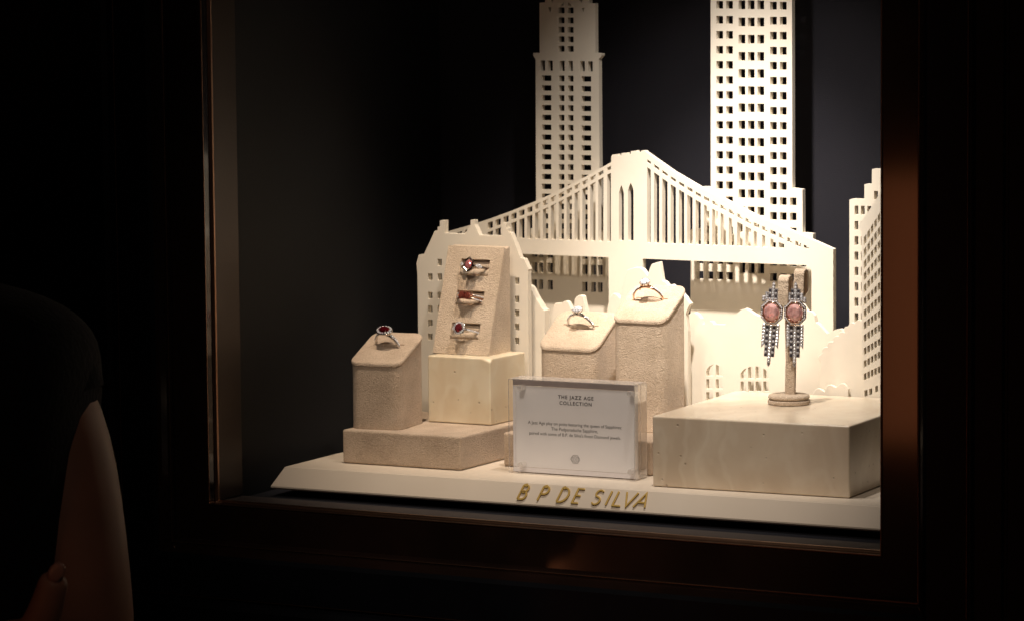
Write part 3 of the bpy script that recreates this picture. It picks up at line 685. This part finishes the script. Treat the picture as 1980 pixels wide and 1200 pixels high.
def finger_ring(kind, label, mw, lift=.0, band='white_gold'):
    t = empty('ring', mw=mw, label=label, cat='ring', group='finger rings on display')
    Rr = .0112 if kind == 'solitaire' else .0098
    bm = band_mesh(Rr, {'solitaire': .0026, 'hex': .0018, 'double': .0044, 'halo': .0024, 'oval': .0034}[kind], .0019, .0011, split=.0012 if kind == 'double' else 0)
    obj('band', bm, M[band], t, smooth=True)
    zt_ = Rr+.0011
    if kind == 'solitaire':
        bm = bmesh.new(); brilliant(bm, .0037, .0037, .0013, .0029, (0, 0, zt_+.0036), n=12); obj('diamond', bm, M['diamond'], t)
        bm = bmesh.new(); prongs(bm, .0037, zt_-.0004, zt_+.0042, 4)
        for sgn in (-1, 1): tube(bm, [(sgn*.0052, 0, zt_-.0030), (sgn*.0034, 0, zt_-.0002), (sgn*.0018, 0, zt_+.0012)], [.0008, .0007, .0005], 6)
        obj('setting', bm, M[band], t, smooth=True)
        bm = bmesh.new(); pave(bm, Rr, .0011, 0, 30, 66, 6, .0008); obj('side_stones', bm, M['diamond'], t)
    if kind == 'hex':
        bm = bmesh.new(); brilliant(bm, .0029, .0036, .0011, .0025, (0, 0, zt_+.0022), n=8, table=.5); obj('pink_stone', bm, M['pink_dark'], t)
        bm = bmesh.new()
        for (k1, k2, z0, z1) in ((1.0, 1.32, .0, .0024),):
            def hx6(k, z): return [(.0031*k*x, .0040*k*y, zt_+z) for x, y in ((.0, 1.12), (-.95, .55), (-.95, -.55), (0, -1.12), (.95, -.55), (.95, .55))]
            i0, i1, o0, o1 = hx6(k1, z0), hx6(k1, z1+.0002), hx6(k2*.8, z0-.0012), hx6(k2, z1)
            loft(bm, [i0, i1, hx6(1.15, z1+.0005), o1, o0], cap=False)
        obj('bezel', bm, M['gunmetal'], t)
        for sgn in (-1, 1):
            bm = bmesh.new(); brilliant(bm, .0027, .0018, .0009, .0012, (0, 0, 0), n=4, table=.35)
            mm = Matrix.Translation((sgn*.0072, 0, zt_-.0010)) @ Matrix.Rotation(sgn*R(38), 4, 'Y'); obj('kite_diamond', bm, M['diamond'], t, mw=mm)
            bm = bmesh.new(); loft(bm, [[(.0031*x, .0021*y, z) for x, y in ((1, 0), (0, 1), (-1, 0), (0, -1))] for z in (-.0012, .0)]); obj('kite_bezel', bm, M['gunmetal'], t, mw=mm)
    if kind == 'double':
        for k, xx in enumerate((-.0026, .0024)):
            bm = bmesh.new(); brilliant(bm, .0024, .0030, .0010, .0022, (xx, 0, zt_+.0010), n=8, sq=3.2, table=.6); obj('orange_stone', bm, M['orange'], t)
        bm = bmesh.new(); 
        for xx in (-.0052, 0, .0049):
            for yy in (-.0028, .0028): tube(bm, [(xx*.9, yy*.7, zt_-.001), (xx, yy, zt_+.0012), (xx, yy*.9, zt_+.0020)], .00035, 6)
        obj('setting', bm, M['rose_gold'], t)
        bm = bmesh.new()
        for yy in (-.0018, .0018): pave(bm, Rr, .0011, yy*.8, 34, 84, 10, .00055)
        obj('side_stones', bm, M['diamond'], t)
    if kind in ('halo', 'oval'):
        rx, ry, mt, nm = (.0030, .0030, 'red', 'red_stone') if kind == 'halo' else (.0042, .0033, 'darkred', 'dark_red_stone')
        bm = bmesh.new(); brilliant(bm, rx, ry, .0014, .0026, (0, 0, zt_+.0030), n=12); obj(nm, bm, M[mt], t)
        bm = bmesh.new(); n = 14
        for i in range(n):
            a = 2*math.pi*i/n; brilliant(bm, .00085, .00085, .0006, .0008, ((rx+.0010)*math.cos(a), (ry+.0010)*math.sin(a), zt_+.0025), n=6)
        obj('halo', bm, M['diamond'], t)
        bm = bmesh.new(); rings = []
        for k, z in ((1.0, .0018), (1.28, .0021), (1.34, .0014), (.8, -.0003), (.5, -.0008)):
            rings.append([(k*(rx+.0007)*math.cos(2*math.pi*i/24), k*(ry+.0007)*math.sin(2*math.pi*i/24), zt_+z) for i in range(24)])
        loft(bm, rings, cap=False); prongs(bm, rx, zt_+.001, zt_+.0038, 4, w=.0004, ry=ry); obj('setting', bm, M['white_gold'], t, smooth=True)
        bm = bmesh.new(); pave(bm, Rr, .0011, 0, 30, 80, 10, .0009 if kind == 'oval' else .0007); obj('side_stones', bm, M['diamond'], t)
    return t
M['pink_dark'] = gem('rose_sapphire', (.80, .30, .32), body=.4)
M['gunmetal'] = mat('gunmetal', (.26, .21, .20), .2, metal=1, vary=(500, (.20, .16, .15), .3, .7))
def up_at(Fm, dx=0, dz=0, yaw=0, tilt=0): return Fm @ Matrix.Translation((dx, 0, dz)) @ Matrix.Rotation(tilt, 4, 'X') @ Matrix.Rotation(yaw, 4, 'Z')
finger_ring('oval', 'silver ring with a large dark red oval stone on the far left stand', up_at(F1, -.0005, .0003, R(-14), R(8)))
finger_ring('solitaire', 'diamond solitaire ring standing in the shorter pale ring stand', up_at(F2, .001, -.0010, R(-8), R(-6)), band='white_gold')
finger_ring('solitaire', 'diamond ring with four claws standing in the tallest pale ring stand', up_at(F3, -.002, -.0010, R(4), R(-6)), band='rose_gold')

# ------------------------------------------------------------------ three-ring slab
sx0, sx1 = -.1790, -.1318; sy0, syb, sy1 = .1165, .1505, .1420; z0, z1 = zt+.0003, .1515
fx = Vector((1, 0, 0)); fv = Vector((0, sy1-sy0, z1-z0)); FH = fv.length; fv.normalize(); fn = fx.cross(fv)   # outward normal towards the viewer
slo = Matrix(((1, fv.x, fn.x, sx0), (0, fv.y, fn.y, sy0), (0, fv.z, fn.z, z0), (0, 0, 0, 1)))
t = empty('three_ring_slab', mw=slo, label='leaning beige suede slab with three slots holding rings, on the travertine cube', cat='ring display')
inv = slo.inverted()
bm = bmesh.new(); th_f = .0045
def L(p): return inv @ Vector(p)
bk = [L((x, y, z)) for x, y, z in ((sx0, syb, z0), (sx1, syb, z0), (sx1, syb, z1), (sx0, syb, z1))]
Wd = sx1-sx0
slots = []
for (px0, px1, py0, py1) in ((889.5, 945.5, 501.5, 533), (881.5, 935, 562, 590), (871.5, 927, 624, 655)):
    # pixel box of the slot mapped on to the slab face
    def onface(x, y):
        dr = ray(x, y); q = Vector((sx0, sy0, z0)); tt = (q-CP).dot(fn)/dr.dot(fn); return L(CP+dr*tt)
    a = onface(px0, (py0+py1)/2); b = onface(px1, (py0+py1)/2); cu_ = onface((px0+px1)/2, py0); cd_ = onface((px0+px1)/2, py1)
    slots.append((a.x, b.x, cd_.y, cu_.y))
fp = panel('front_panel', [(0, 0), (Wd, 0), (Wd, FH), (0, FH)], [[(q_[0], q_[2]), (q_[1], q_[2]), (q_[1], q_[3]), (q_[0], q_[3])] for q_ in slots], 0, th_f, M['suede_light'], t, bev=.0006)
fp.data.transform(Matrix(((1, 0, 0, 0), (0, 0, 1, 0), (0, -1, 0, 0), (0, 0, 0, 1)))); fp.modifiers[0].segments = 3
bm = bmesh.new()
ft = [Vector((0, 0, -th_f)), Vector((Wd, 0, -th_f)), Vector((Wd, FH, -th_f)), Vector((0, FH, -th_f))]
vf = [bm.verts.new(p) for p in ft]; vb = [bm.verts.new(p) for p in bk]
for i in range(4):
    j = (i+1) % 4; bm.faces.new((vf[j], vf[i], vb[i], vb[j]))
bm.faces.new(vf); bm.faces.new(list(reversed(vb))); bmesh.ops.recalc_face_normals(bm, faces=bm.faces)
obj('wedge_body', bm, M['suede_light'], t)
ringkinds = [('hex', 'dark silver ring with a hexagonal pink stone in the top slot of the slab'), ('double', 'double diamond band with orange-red stones in the middle slot of the slab'), ('halo', 'ring with round red stone in a diamond halo, bottom slot of the slab')]
for s, (kd, lb) in zip(slots, ringkinds):
    cx, cy = (s[0]+s[1])/2, (s[2]+s[3])/2; hw, hh = (s[1]-s[0])/2, (s[3]-s[2])/2
    bm = bmesh.new(); rings = []; n = 12       # two soft rolls fill the slot; the ring sits between them
    for yc in (cy-hh*.52, ):
        rings = []
        for i in range(9):
            u = -1+2*i/8; rings.append([(cx+u*hw*.98, yc+math.cos(2*math.pi*k/n)*hh*.47, -.0030+math.sin(2*math.pi*k/n)*.0026) for k in range(n)])
        loft(bm, rings)
    for yc in (cy+hh*.45, ):
        rings = []
        for i in range(9):
            u = -1+2*i/8; rings.append([(cx+u*hw*.98, yc+math.cos(2*math.pi*k/n)*hh*.50, -.0046+math.sin(2*math.pi*k/n)*.0022) for k in range(n)])
        loft(bm, rings)
    obj('slot_cushion', bm, M['suede_light'], t, smooth=True)
    mw = slo @ Matrix.Translation((cx, cy+hh*.02, -.0035)) @ Matrix.Rotation(R(-4), 4, 'Z')
    finger_ring(kd, lb, mw, band={'hex': 'gunmetal', 'double': 'rose_gold', 'halo': 'white_gold'}[kd])

# ------------------------------------------------------------------ acrylic sign
sa_, sb_ = hz(984.5, 914), hz(1228, 930); su = (sb_-sa_).normalized(); sn = Vector((su.y, -su.x, 0)); SW = (sb_-sa_).length; SH = .0672
smx = Matrix(((su.x, -sn.x, 0, sa_.x), (su.y, -sn.y, 0, sa_.y), (0, 0, 1, .0004), (0, 0, 0, 1)))   # local x along, y into depth, z up
t = empty('acrylic_sign', mw=smx, label='clear acrylic block sign with white printed card in front of the ring stands', cat='sign')
def frame_box(bm, x0, x1, y0, y1, z0, z1, e=.0004):
    box(bm, x0, x1, y0, y1, z0, z1)
for y0, y1 in ((0, .0094), (.0100, .0195)):
    bm = bmesh.new(); box(bm, 0, SW, y0, y1, 0, SH); o = obj('acrylic_slab', bm, M['acrylic'], t)
    bm = bmesh.new(); e = .00035
    for yy in (y0, y1):
        for a, b, c, dd in ((0, SW, 0, e), (0, SW, SH-e, SH), (0, e, e, SH-e), (SW-e, SW, e, SH-e)): box(bm, a-.00005, b+.00005, yy-.0002, yy+.0002, c, dd)
    box(bm, SW+.00006, SW+.00012, y0+.0004, y1-.0004, .0004, SH-.0004); box(bm, .0004, SW-.0004, y0+.0004, y1-.0004, SH+.00006, SH+.00012)  # thin sheets paint the bright refracted right side and top
    obj('edge_glint', bm, M['acrylic_edge'], o)
bm = bmesh.new(); box(bm, .0025, SW-.0004, .00605, .00635, .0040, SH-.0052); card = obj('printed_card', bm, M['card'], t)
bm = bmesh.new(); box(bm, .0004, SW-.0004, .00605, .00620, SH-.0050, SH-.0006); obj('painted_margin', bm, M['top_reflection'], t)  # mauve colour paints the internal reflection along the acrylic's top
bm = bmesh.new(); box(bm, .0004, SW-.0004, .00605, .00620, .0004, .0038); obj('painted_margin', bm, M['margin'], t)
bm = bmesh.new(); box(bm, .0004, .0023, .00605, .00620, .0041, SH-.0052); obj('painted_margin', bm, M['margin'], t)
for cx, cz in ((.0090, SH-.0062), (SW-.0038, SH-.0062), (.0090, .0060), (SW-.0038, .0060)):
    bm = bmesh.new(); n = 20
    rings = [[(cx+r_*math.cos(2*math.pi*k/n), y_, cz+r_*math.sin(2*math.pi*k/n)) for k in range(n)] for r_, y_ in ((.0021, .0088), (.0021, -.0002), (.0017, -.0008), (.0012, -.0008), (.0011, -.0004))]
    loft(bm, rings); obj('magnet', bm, M['acrylic_edge'], t, smooth=False)
def text(body, width, cx, z, Yl, parent, m, bold=0, spacing=1.0, name='lettering', size=None):
    cu = bpy.data.curves.new(name, 'FONT'); cu.body = body; cu.align_x = 'CENTER'; cu.space_character = spacing; cu.size = 1; cu.offset = bold
    tmp = bpy.data.objects.new('tmp', cu); COL.objects.link(tmp); dg = bpy.context.evaluated_depsgraph_get()
    dg.update(); me = bpy.data.meshes.new_from_object(tmp.evaluated_get(dg)); bpy.data.objects.remove(tmp)
    xs_ = [v.co.x for v in me.vertices]; w = max(xs_)-min(xs_); mid = (max(xs_)+min(xs_))/2; k = width/w
    me.transform(Matrix(((k, 0, 0, cx-mid*k), (0, 0, 1, Yl), (0, k, 0, z), (0, 0, 0, 1)))); me.flip_normals()
    me.materials.clear(); me.materials.append(m)
    o = bpy.data.objects.new(name, me); return link(o, parent)
def cardxz(x, y):
    dr = ray(x, y); q = smx @ Vector((0, .0060, 0)); tt = (q-CP).dot(sn)/dr.dot(sn); p = smx.inverted() @ (CP+dr*tt); return p.x, p.z
def line(body, xa, xb, yb, ym, **k):
    (a, za), (b, zb2) = cardxz(xa, ym), cardxz(xb, ym+(xb-xa)*.06); text(body, b-a, (a+b)/2, cardxz((xa+xb)/2, yb)[1], .00592, card, M['print'], **k)
line('THE JAZZ AGE', 1079, 1147.5, 771.5, 768, bold=.02, spacing=1.25)
line('COLLECTION', 1082, 1144, 783, 778, bold=.02, spacing=1.25)
line('A Jazz Age play on pinks featuring the queen of Sapphires:', 1021, 1202, 823.5, 818)
line('The Padparadscha Sapphire,', 1066, 1156, 833.7, 828)
line("paired with some of B.P. de Silva's finest Diamond jewels.", 1023.5, 1200.5, 844, 838)
lx_, lz_ = cardxz(1112.3, 887)
bm = bmesh.new(); k = .0033
def ln(pts, closed=True, w=.00018): stroke(bm, [(lx_+x*k, lz_+y*k) for x, y in pts], w, .00008, closed)
ln([(-1.1, 0), (-.5, .85), (.5, .85), (1.1, 0), (.5, -.85), (-.5, -.85)])
ln(arc(0, 0, .42, .62, 0, 345, 22)); ln(arc(-.1, 0, .72, .62, 120, 240, 8), False); ln(arc(.1, 0, .72, .62, -60, 60, 8), False); ln([(-.14, .3), (.16, 0), (-.14, -.3)], False)
o = obj('logo', bm, M['print'], card)
o.matrix_local = Matrix(((1, 0, 0, 0), (0, 0, -1, .0060), (0, 1, 0, 0), (0, 0, 0, 1)))

# ------------------------------------------------------------------ earring stand
zB = .0493+.0003
E = hz(1525.5, 779.5, zB)
t = empty('earring_stand', (E.x, E.y, zB), label='slim beige suede T-stand on a round foot holding the pair of earrings', cat='earring stand')
def disc(r, z0, z1, bvl):
    bm = bmesh.new(); n = 48
    loft(bm, [[(k*math.cos(2*math.pi*i/n), k*math.sin(2*math.pi*i/n), z) for i in range(n)] for k, z in ((r-bvl, z0), (r, z0+bvl), (r, z1-bvl), (r-bvl*.4, z1-bvl*.3), (r-bvl*1.6, z1))]); return bm
obj('foot', disc(.0150, 0, .0030, .0006), M['suede_light'], t, smooth=False)
obj('foot_pad', disc(.0147, .0031, .0068, .0014), M['suede_light'], t, smooth=False)
def strap(bm, path, w, th):
    """path: list of (point, side vector); rectangular rounded section"""
    P = [Vector(p) for p, s in path]; rings = []
    for i, (p, s) in enumerate(path):
        tg = (P[min(i+1, len(P)-1)]-P[max(i-1, 0)]).normalized(); s = Vector(s).normalized(); nn = tg.cross(s).normalized()
        ww = w[i] if isinstance(w, list) else w; q = rrect(-ww/2, ww/2, -th/2, th/2, th*.32, 3)
        rings.append([P[i]+s*a+nn*b for a, b in q])
    loft(bm, rings)
bm = bmesh.new()
strap(bm, [((.0010, 0, .0066), (1, .12, 0)), ((.0014, .0005, .030), (1, .12, 0)), ((.0004, .0010, .055), (1, .1, 0)), ((-.0002, .0014, .070), (1, .1, 0))], [.0076, .0074, .0068, .0062], .0042)
obj('post', bm, M['suede_light'], t)
def hook(cx, cy, top, sd):
    path = []
    for i in range(15):
        a = R(-75+ (180)*i/14); r = .0036
        path.append(((cx+0, cy-r*math.sin(a)*1.0, top-r+r*math.cos(a)), sd))
    first = path[0][0]
    path = [((.0002, .0022, .064), (1, .1, 0)), ((cx*.35, .0035, .071), (1, .1, 0)), ((cx*.9, cy+.0040, top-.0085), sd)]+path
    path.append(((cx, cy-.0040, top-.0130), sd)); path.append(((cx-.0004, cy-.0036, top-.0200), sd)); path[2] = ((cx*.95, cy+.0038, top-.0150), sd); path.insert(3, ((cx, cy+.0038, top-.0075), sd))
    bm = bmesh.new(); strap(bm, path, .0076, .0018); return bm
zh1 = hy(1519, 534, E.y-.002).z-zB; xh1 = hy(1519, 534, E.y-.002).x-E.x
zh2 = hy(1549, 522, E.y+.003).z-zB; xh2 = hy(1549, 522, E.y+.003).x-E.x
obj('arm', hook(xh1, -.002, zh1, (1, .1, 0)), M['suede_light'], t)
obj('arm', hook(xh2, .003, zh2, (1, .1, 0)), M['suede_light'], t)

def earring(label, top_px, mid_px, Yp, tilt, yaw):
    c = hy(mid_px[0], mid_px[1], Yp)
    mw = Matrix.Translation(c) @ Matrix.Rotation(yaw, 4, 'Z') @ Matrix.Rotation(tilt, 4, 'Y') @ Matrix.Rotation(R(90), 4, 'X') @ Matrix.Diagonal((.88, .97, .9, 1))   # local x right, y up, z towards viewer
    t = empty('earring', mw=mw, label=label, cat='earring', group='pair of chandelier earrings')
    # central stone
    bm = bmesh.new(); brilliant(bm, .0067, .0069, .0022, .0042, (0, 0, .0012), n=10, table=.55); obj('pink_stone', bm, M['pink'], t)
    # octagonal halo
    bm = bmesh.new()
    def octa(k, z): return [(.0091*k*x, .0092*k*y, z) for x, y in ((.42, 1), (-.42, 1), (-1, .45), (-1, -.45), (-.42, -1), (.42, -1), (1, -.45), (1, .45))]
    loft(bm, [octa(.74, .0006), octa(.74, .0012), octa(.98, .0006), octa(.98, -.0008), octa(.70, -.0016)], cap=False)
    hl = obj('halo_mount', bm, M['rose_gold'], t)
    bm = bmesh.new(); P = octa(.87, .0012); n = 0
    for i in range(8):
        a, b = Vector(P[i]), Vector(P[(i+1) % 8]); cnt = max(2, round((b-a).length/.00165))
        for j in range(cnt): brilliant(bm, .00082, .00082, .0005, .0006, tuple(a.lerp(b, j/cnt)), n=6)
    obj('halo_diamonds', bm, M['diamond'], hl)
    bm = bmesh.new(); rings = []
    loft(bm, [[(k*.0069*math.cos(2*math.pi*i/28), k*.0072*math.sin(2*math.pi*i/28), z) for i in range(28)] for k, z in ((.97, .0010), (1.0, .0022), (1.08, .0014), (1.08, .0002))], cap=False)
    for i in range(4):
        a = R(45+90*i); tube(bm, [(.0064*math.cos(a), .0072*math.sin(a), .0010), (.0060*math.cos(a), .0067*math.sin(a), .0027)], .0005, 6)
    obj('claw_setting', bm, M['rose_gold'], hl, smooth=True)
    # stepped spire above: columns of stones
    def column(name, x, y0, y1, w, point=0, pat='d', par=None):
        """vertical strand from y1 (top) down to y0"""
        bm = bmesh.new(); hw = w/2
        ys = [(-hw, y0), (hw, y0), (hw, y1), (-hw, y1)]
        if point < 0: ys = [(0, y0-hw*1.5), (hw, y0), (hw, y1), (-hw, y1)]+[(-hw, y0)]
        if point > 0: ys = [(-hw, y0), (hw, y0), (hw, y1), (0, y1+hw*1.5), (-hw, y1)]
        if point == 2: ys = [(-hw, y0), (hw, y0+w), (hw, y1), (-hw, y1)]
        if point == -2: ys = [(-hw, y0+w), (hw, y0), (hw, y1), (-hw, y1)]
        loft(bm, [[(x+a*k, b if abs(k-1) < .01 else b, z) for a, b in ys] for k, z in ((.9, -.0012), (1, -.0010), (1, -.0001), (.86, 0))])
        o = obj(name, bm, M['dark_silver'], par or t)
        bm = bmesh.new(); bb = bmesh.new(); y = y1-.0008; nb = 0; i = 0
        while y > y0+.0004:
            if pat == 'd': brilliant(bm, hw*.95, hw*.95, .0005, .0004, (x, y, .00015), n=6); y -= w*.86
            else:
                if i % 2 == 0:
                    box(bb, x-hw*.8, x+hw*.8, y-.0020, y, -.0003, .0005); y -= .0024; nb += 1
                else: brilliant(bm, hw*.8, hw*.8, .0005, .0004, (x, y-.0004, .00015), n=6); y -= .0016
            i += 1
        obj('diamonds', bm, M['diamond'], o)
        if nb: obj('black_baguettes', bb, M['black_stone'], o)
        else: bb.free()
        return o
    w = .0024
    column('spire_column', 0, .0092, .0208, w, 1); 
    for s in (-1, 1):
        column('spire_column', s*w*1.04, .0090, .0172, w, 0, 'b'); column('spire_column', s*w*2.08, .0086, .0142, w, 0); column('spire_column', s*w*3.12, .0070, .0112, w*.95, 0)
    w = .0027
    column('strand', 0, -.0380, -.0094, w, -1)
    for s in (-1, 1):
        column('strand', s*w*1.04, -.0325, -.0094, w, 0, 'b'); column('strand', s*w*2.06, -.0262, -.0088, w, 2 if s < 0 else -2)
    bm = bmesh.new(); tube(bm, [(0, .012, -.001), (0, .013, -.004), (0, .009, -.0075), (0, .003, -.0078)], .0005, 6); obj('ear_clip', bm, M['dark_silver'], t, smooth=True)
    return t
earring('pink oval earring with dangling diamond strands on the left arm of the stand', (1502, 545), (1492.5, 603), E.y-.0075, R(4), R(14))
earring('pink oval earring with dangling diamond strands on the right arm of the stand', (1541, 545), (1537.5, 604), E.y-.0035, R(1), R(14))

# ------------------------------------------------------------------ person at the left
def skinned(name, pts, edges, m, parent=None, sub=2, root=0):
    me = bpy.data.meshes.new(name); me.from_pydata([p[0] for p in pts], edges, []); me.materials.append(m)
    o = bpy.data.objects.new(name, me); link(o, parent)
    md = o.modifiers.new('skin', 'SKIN'); md.use_smooth_shade = True
    for i, p in enumerate(pts):
        r = p[1]; o.data.skin_vertices[0].data[i].radius = r if isinstance(r, tuple) else (r, r)
    o.data.skin_vertices[0].data[root].use_root = True
    ss = o.modifiers.new('sub', 'SUBSURF'); ss.levels = sub; ss.render_levels = sub
    dg = bpy.context.evaluated_depsgraph_get(); dg.update(); m2 = bpy.data.meshes.new_from_object(o.evaluated_get(dg))
    o.modifiers.clear(); o.data = m2
    if not len(m2.materials): m2.materials.append(m)
    for p in m2.polygons: p.use_smooth = True
    return o
YP = -.36
def W_(x, y, dy=0): return hy(x, y, YP+dy)
sh = W_(40, 690); el = W_(160, 1290, .02)
side = Vector((.97, .24, 0)).normalized(); back = Vector((side.y, -side.x, 0))
neck = sh - side*.135 + Vector((0, 0, .045)); pelvis = neck - Vector((0, 0, .56))
person = empty('person', (pelvis.x, pelvis.y, pelvis.z), label='person in a black short-sleeved top with bare arm, standing left of the window', cat='person')
inv = Matrix.Translation(-pelvis)
def q(v): return tuple(v-pelvis)
lsh = neck - side*.20 - Vector((0, 0, .045)); lel = lsh+Vector((-.04, 0, -.27))+back*.10
hand = W_(62, 1262, -.16)
body_pts = [(q(pelvis), (.15, .10)), (q(pelvis+Vector((0, 0, .18))), (.13, .095)), (q(pelvis+Vector((0, 0, .38))), (.145, .10)), (q(neck-Vector((0, 0, .06))), (.09, .055)),
    (q(neck+Vector((0, 0, .03))), .055), (q(neck+Vector((0, 0, .09))), .055), (q(neck+Vector((0, 0, .15))), (.078, .09)), (q(neck+Vector((0, 0, .23))), (.072, .085)),
    (q(sh-Vector((0, 0, .012))), .040), (q(W_(96, 820)), .042), (q(W_(132, 1025)), .039), (q(W_(155, 1200)), .037), (q(el), .036), (q(el+Vector((-.05, -.08, -.20))), .027),
    (q(lsh), .055), (q(lsh.lerp(lel, .5)), .045), (q(lel), .038), (q(lel.lerp(hand, .6)), .030), (q(hand-side*.05-Vector((0, 0, .02))), .024), (q(hand), (.022, .03))]
ed = [(0, 1), (1, 2), (2, 3), (3, 4), (4, 5), (5, 6), (6, 7), (3, 8), (8, 9), (9, 10), (10, 11), (11, 12), (12, 13), (3, 14), (14, 15), (15, 16), (16, 17), (17, 18), (18, 19)]
th0 = W_(70, 1225, -.165); th1 = W_(92, 1165, -.170); th2 = W_(108, 1108, -.172)
nb_ = len(body_pts); body_pts += [(q(th0), .0120), (q(th1), .0102), (q(th2), .0086)]; ed += [(19, nb_), (nb_, nb_+1), (nb_+1, nb_+2)]
for k, (dx, dz) in enumerate(((.035, -.018), (.040, -.036), (.038, -.054), (.030, -.070))):
    i0 = len(body_pts); p0 = hand+Vector((0, 0, -.006-.014*k)); p1 = p0+side*dx*.8+Vector((0, 0, -.006)); p2 = p1+side*dx*.6+Vector((0, .012, -.012))
    body_pts += [(q(p0+side*.015), .009), (q(p1), .008), (q(p2), .0068)]; ed += [(19, i0), (i0, i0+1), (i0+1, i0+2)]
skinned('body', body_pts, ed, M['skin'], person)
# top: torso and sleeves, a little wider than the body
v_ = Vector((0, 0, 1))
bm = bmesh.new(); n = 40
cxp = -385
def tring(ypx, edge, ry, fold=0.0):
    c = W_(cxp, ypx, -.05); e = W_(edge, ypx, -.05); rx = (e-c).length*.905
    o_ = []
    for i in range(n):
        a_ = 2*math.pi*i/n; cc, ss = math.cos(a_), math.sin(a_)
        k_ = (abs(cc)**2.6+abs(ss)**2.6)**(-1/2.6); w_ = 1+fold*math.sin(5*a_+ypx*.013)
        o_.append(q(c+side*(rx*cc*k_*w_)+back*(ry*ss*k_*w_)))
    return o_
loft(bm, [tring(*p_) for p_ in ((1420, 112, .12, .02), (1320, 108, .12, .02), (1200, 112, .118, .015), (1100, 117, .116, .012), (1000, 126, .116, .01), (900, 138, .118, .006), (800, 146, .12, .003), (720, 152, .118), (660, 148, .108), (622, 128, .092), (590, 92, .080), (562, 25, .070), (542, -70, .062), (526, -170, .058), (514, -250, .054))])
def sring(cx_, cy_, r_, tl, dy=0.0):
    c = W_(cx_, cy_, dy); o_ = []
    for i in range(n):
        a_ = 2*math.pi*i/n; o_.append(q(c+side*(r_*math.cos(a_))+back*(r_*1.1*math.sin(a_))+v_*(tl*math.cos(a_))))
    return o_
loft(bm, [sring(-40, 570, .018, -.012), sring(-20, 580, .034, -.014), sring(8, 610, .046, -.016), sring(34, 650, .0475, -.010), sring(52, 700, .0450, 0), sring(64, 750, .0425, .010), sring(76, 800, .0405, .019), sring(78, 806, .0392, .0195), sring(76, 790, .0360, .018)])
tp = obj('black_top', bm, M['shirt'], person, smooth=True)
md = tp.modifiers.new('sub', 'SUBSURF'); md.levels = 1; md.render_levels = 1
skinned('hair', [(q(neck+v_*.17-back*.0), (.088, .095)), (q(neck+v_*.24), (.080, .088))], [(0, 1)], M['hair'], person)
tipd = (th2-th1).normalized()
bm = bmesh.new(); bmesh.ops.create_uvsphere(bm, u_segments=12, v_segments=8, radius=1)
cdir = (CP-th2).normalized()
sx_ = side; ny = cdir
nm = Matrix.Translation(Vector(q(th2+tipd*.001+cdir*.0068))) @ Matrix(((sx_.x*.0052, tipd.x*.0068, ny.x*.0018, 0), (sx_.y*.0052, tipd.y*.0068, ny.y*.0018, 0), (sx_.z*.0052, tipd.z*.0068, ny.z*.0018, 0), (0, 0, 0, 1)))
bm.transform(nm); obj('thumbnail', bm, M['nail'], person, smooth=True)
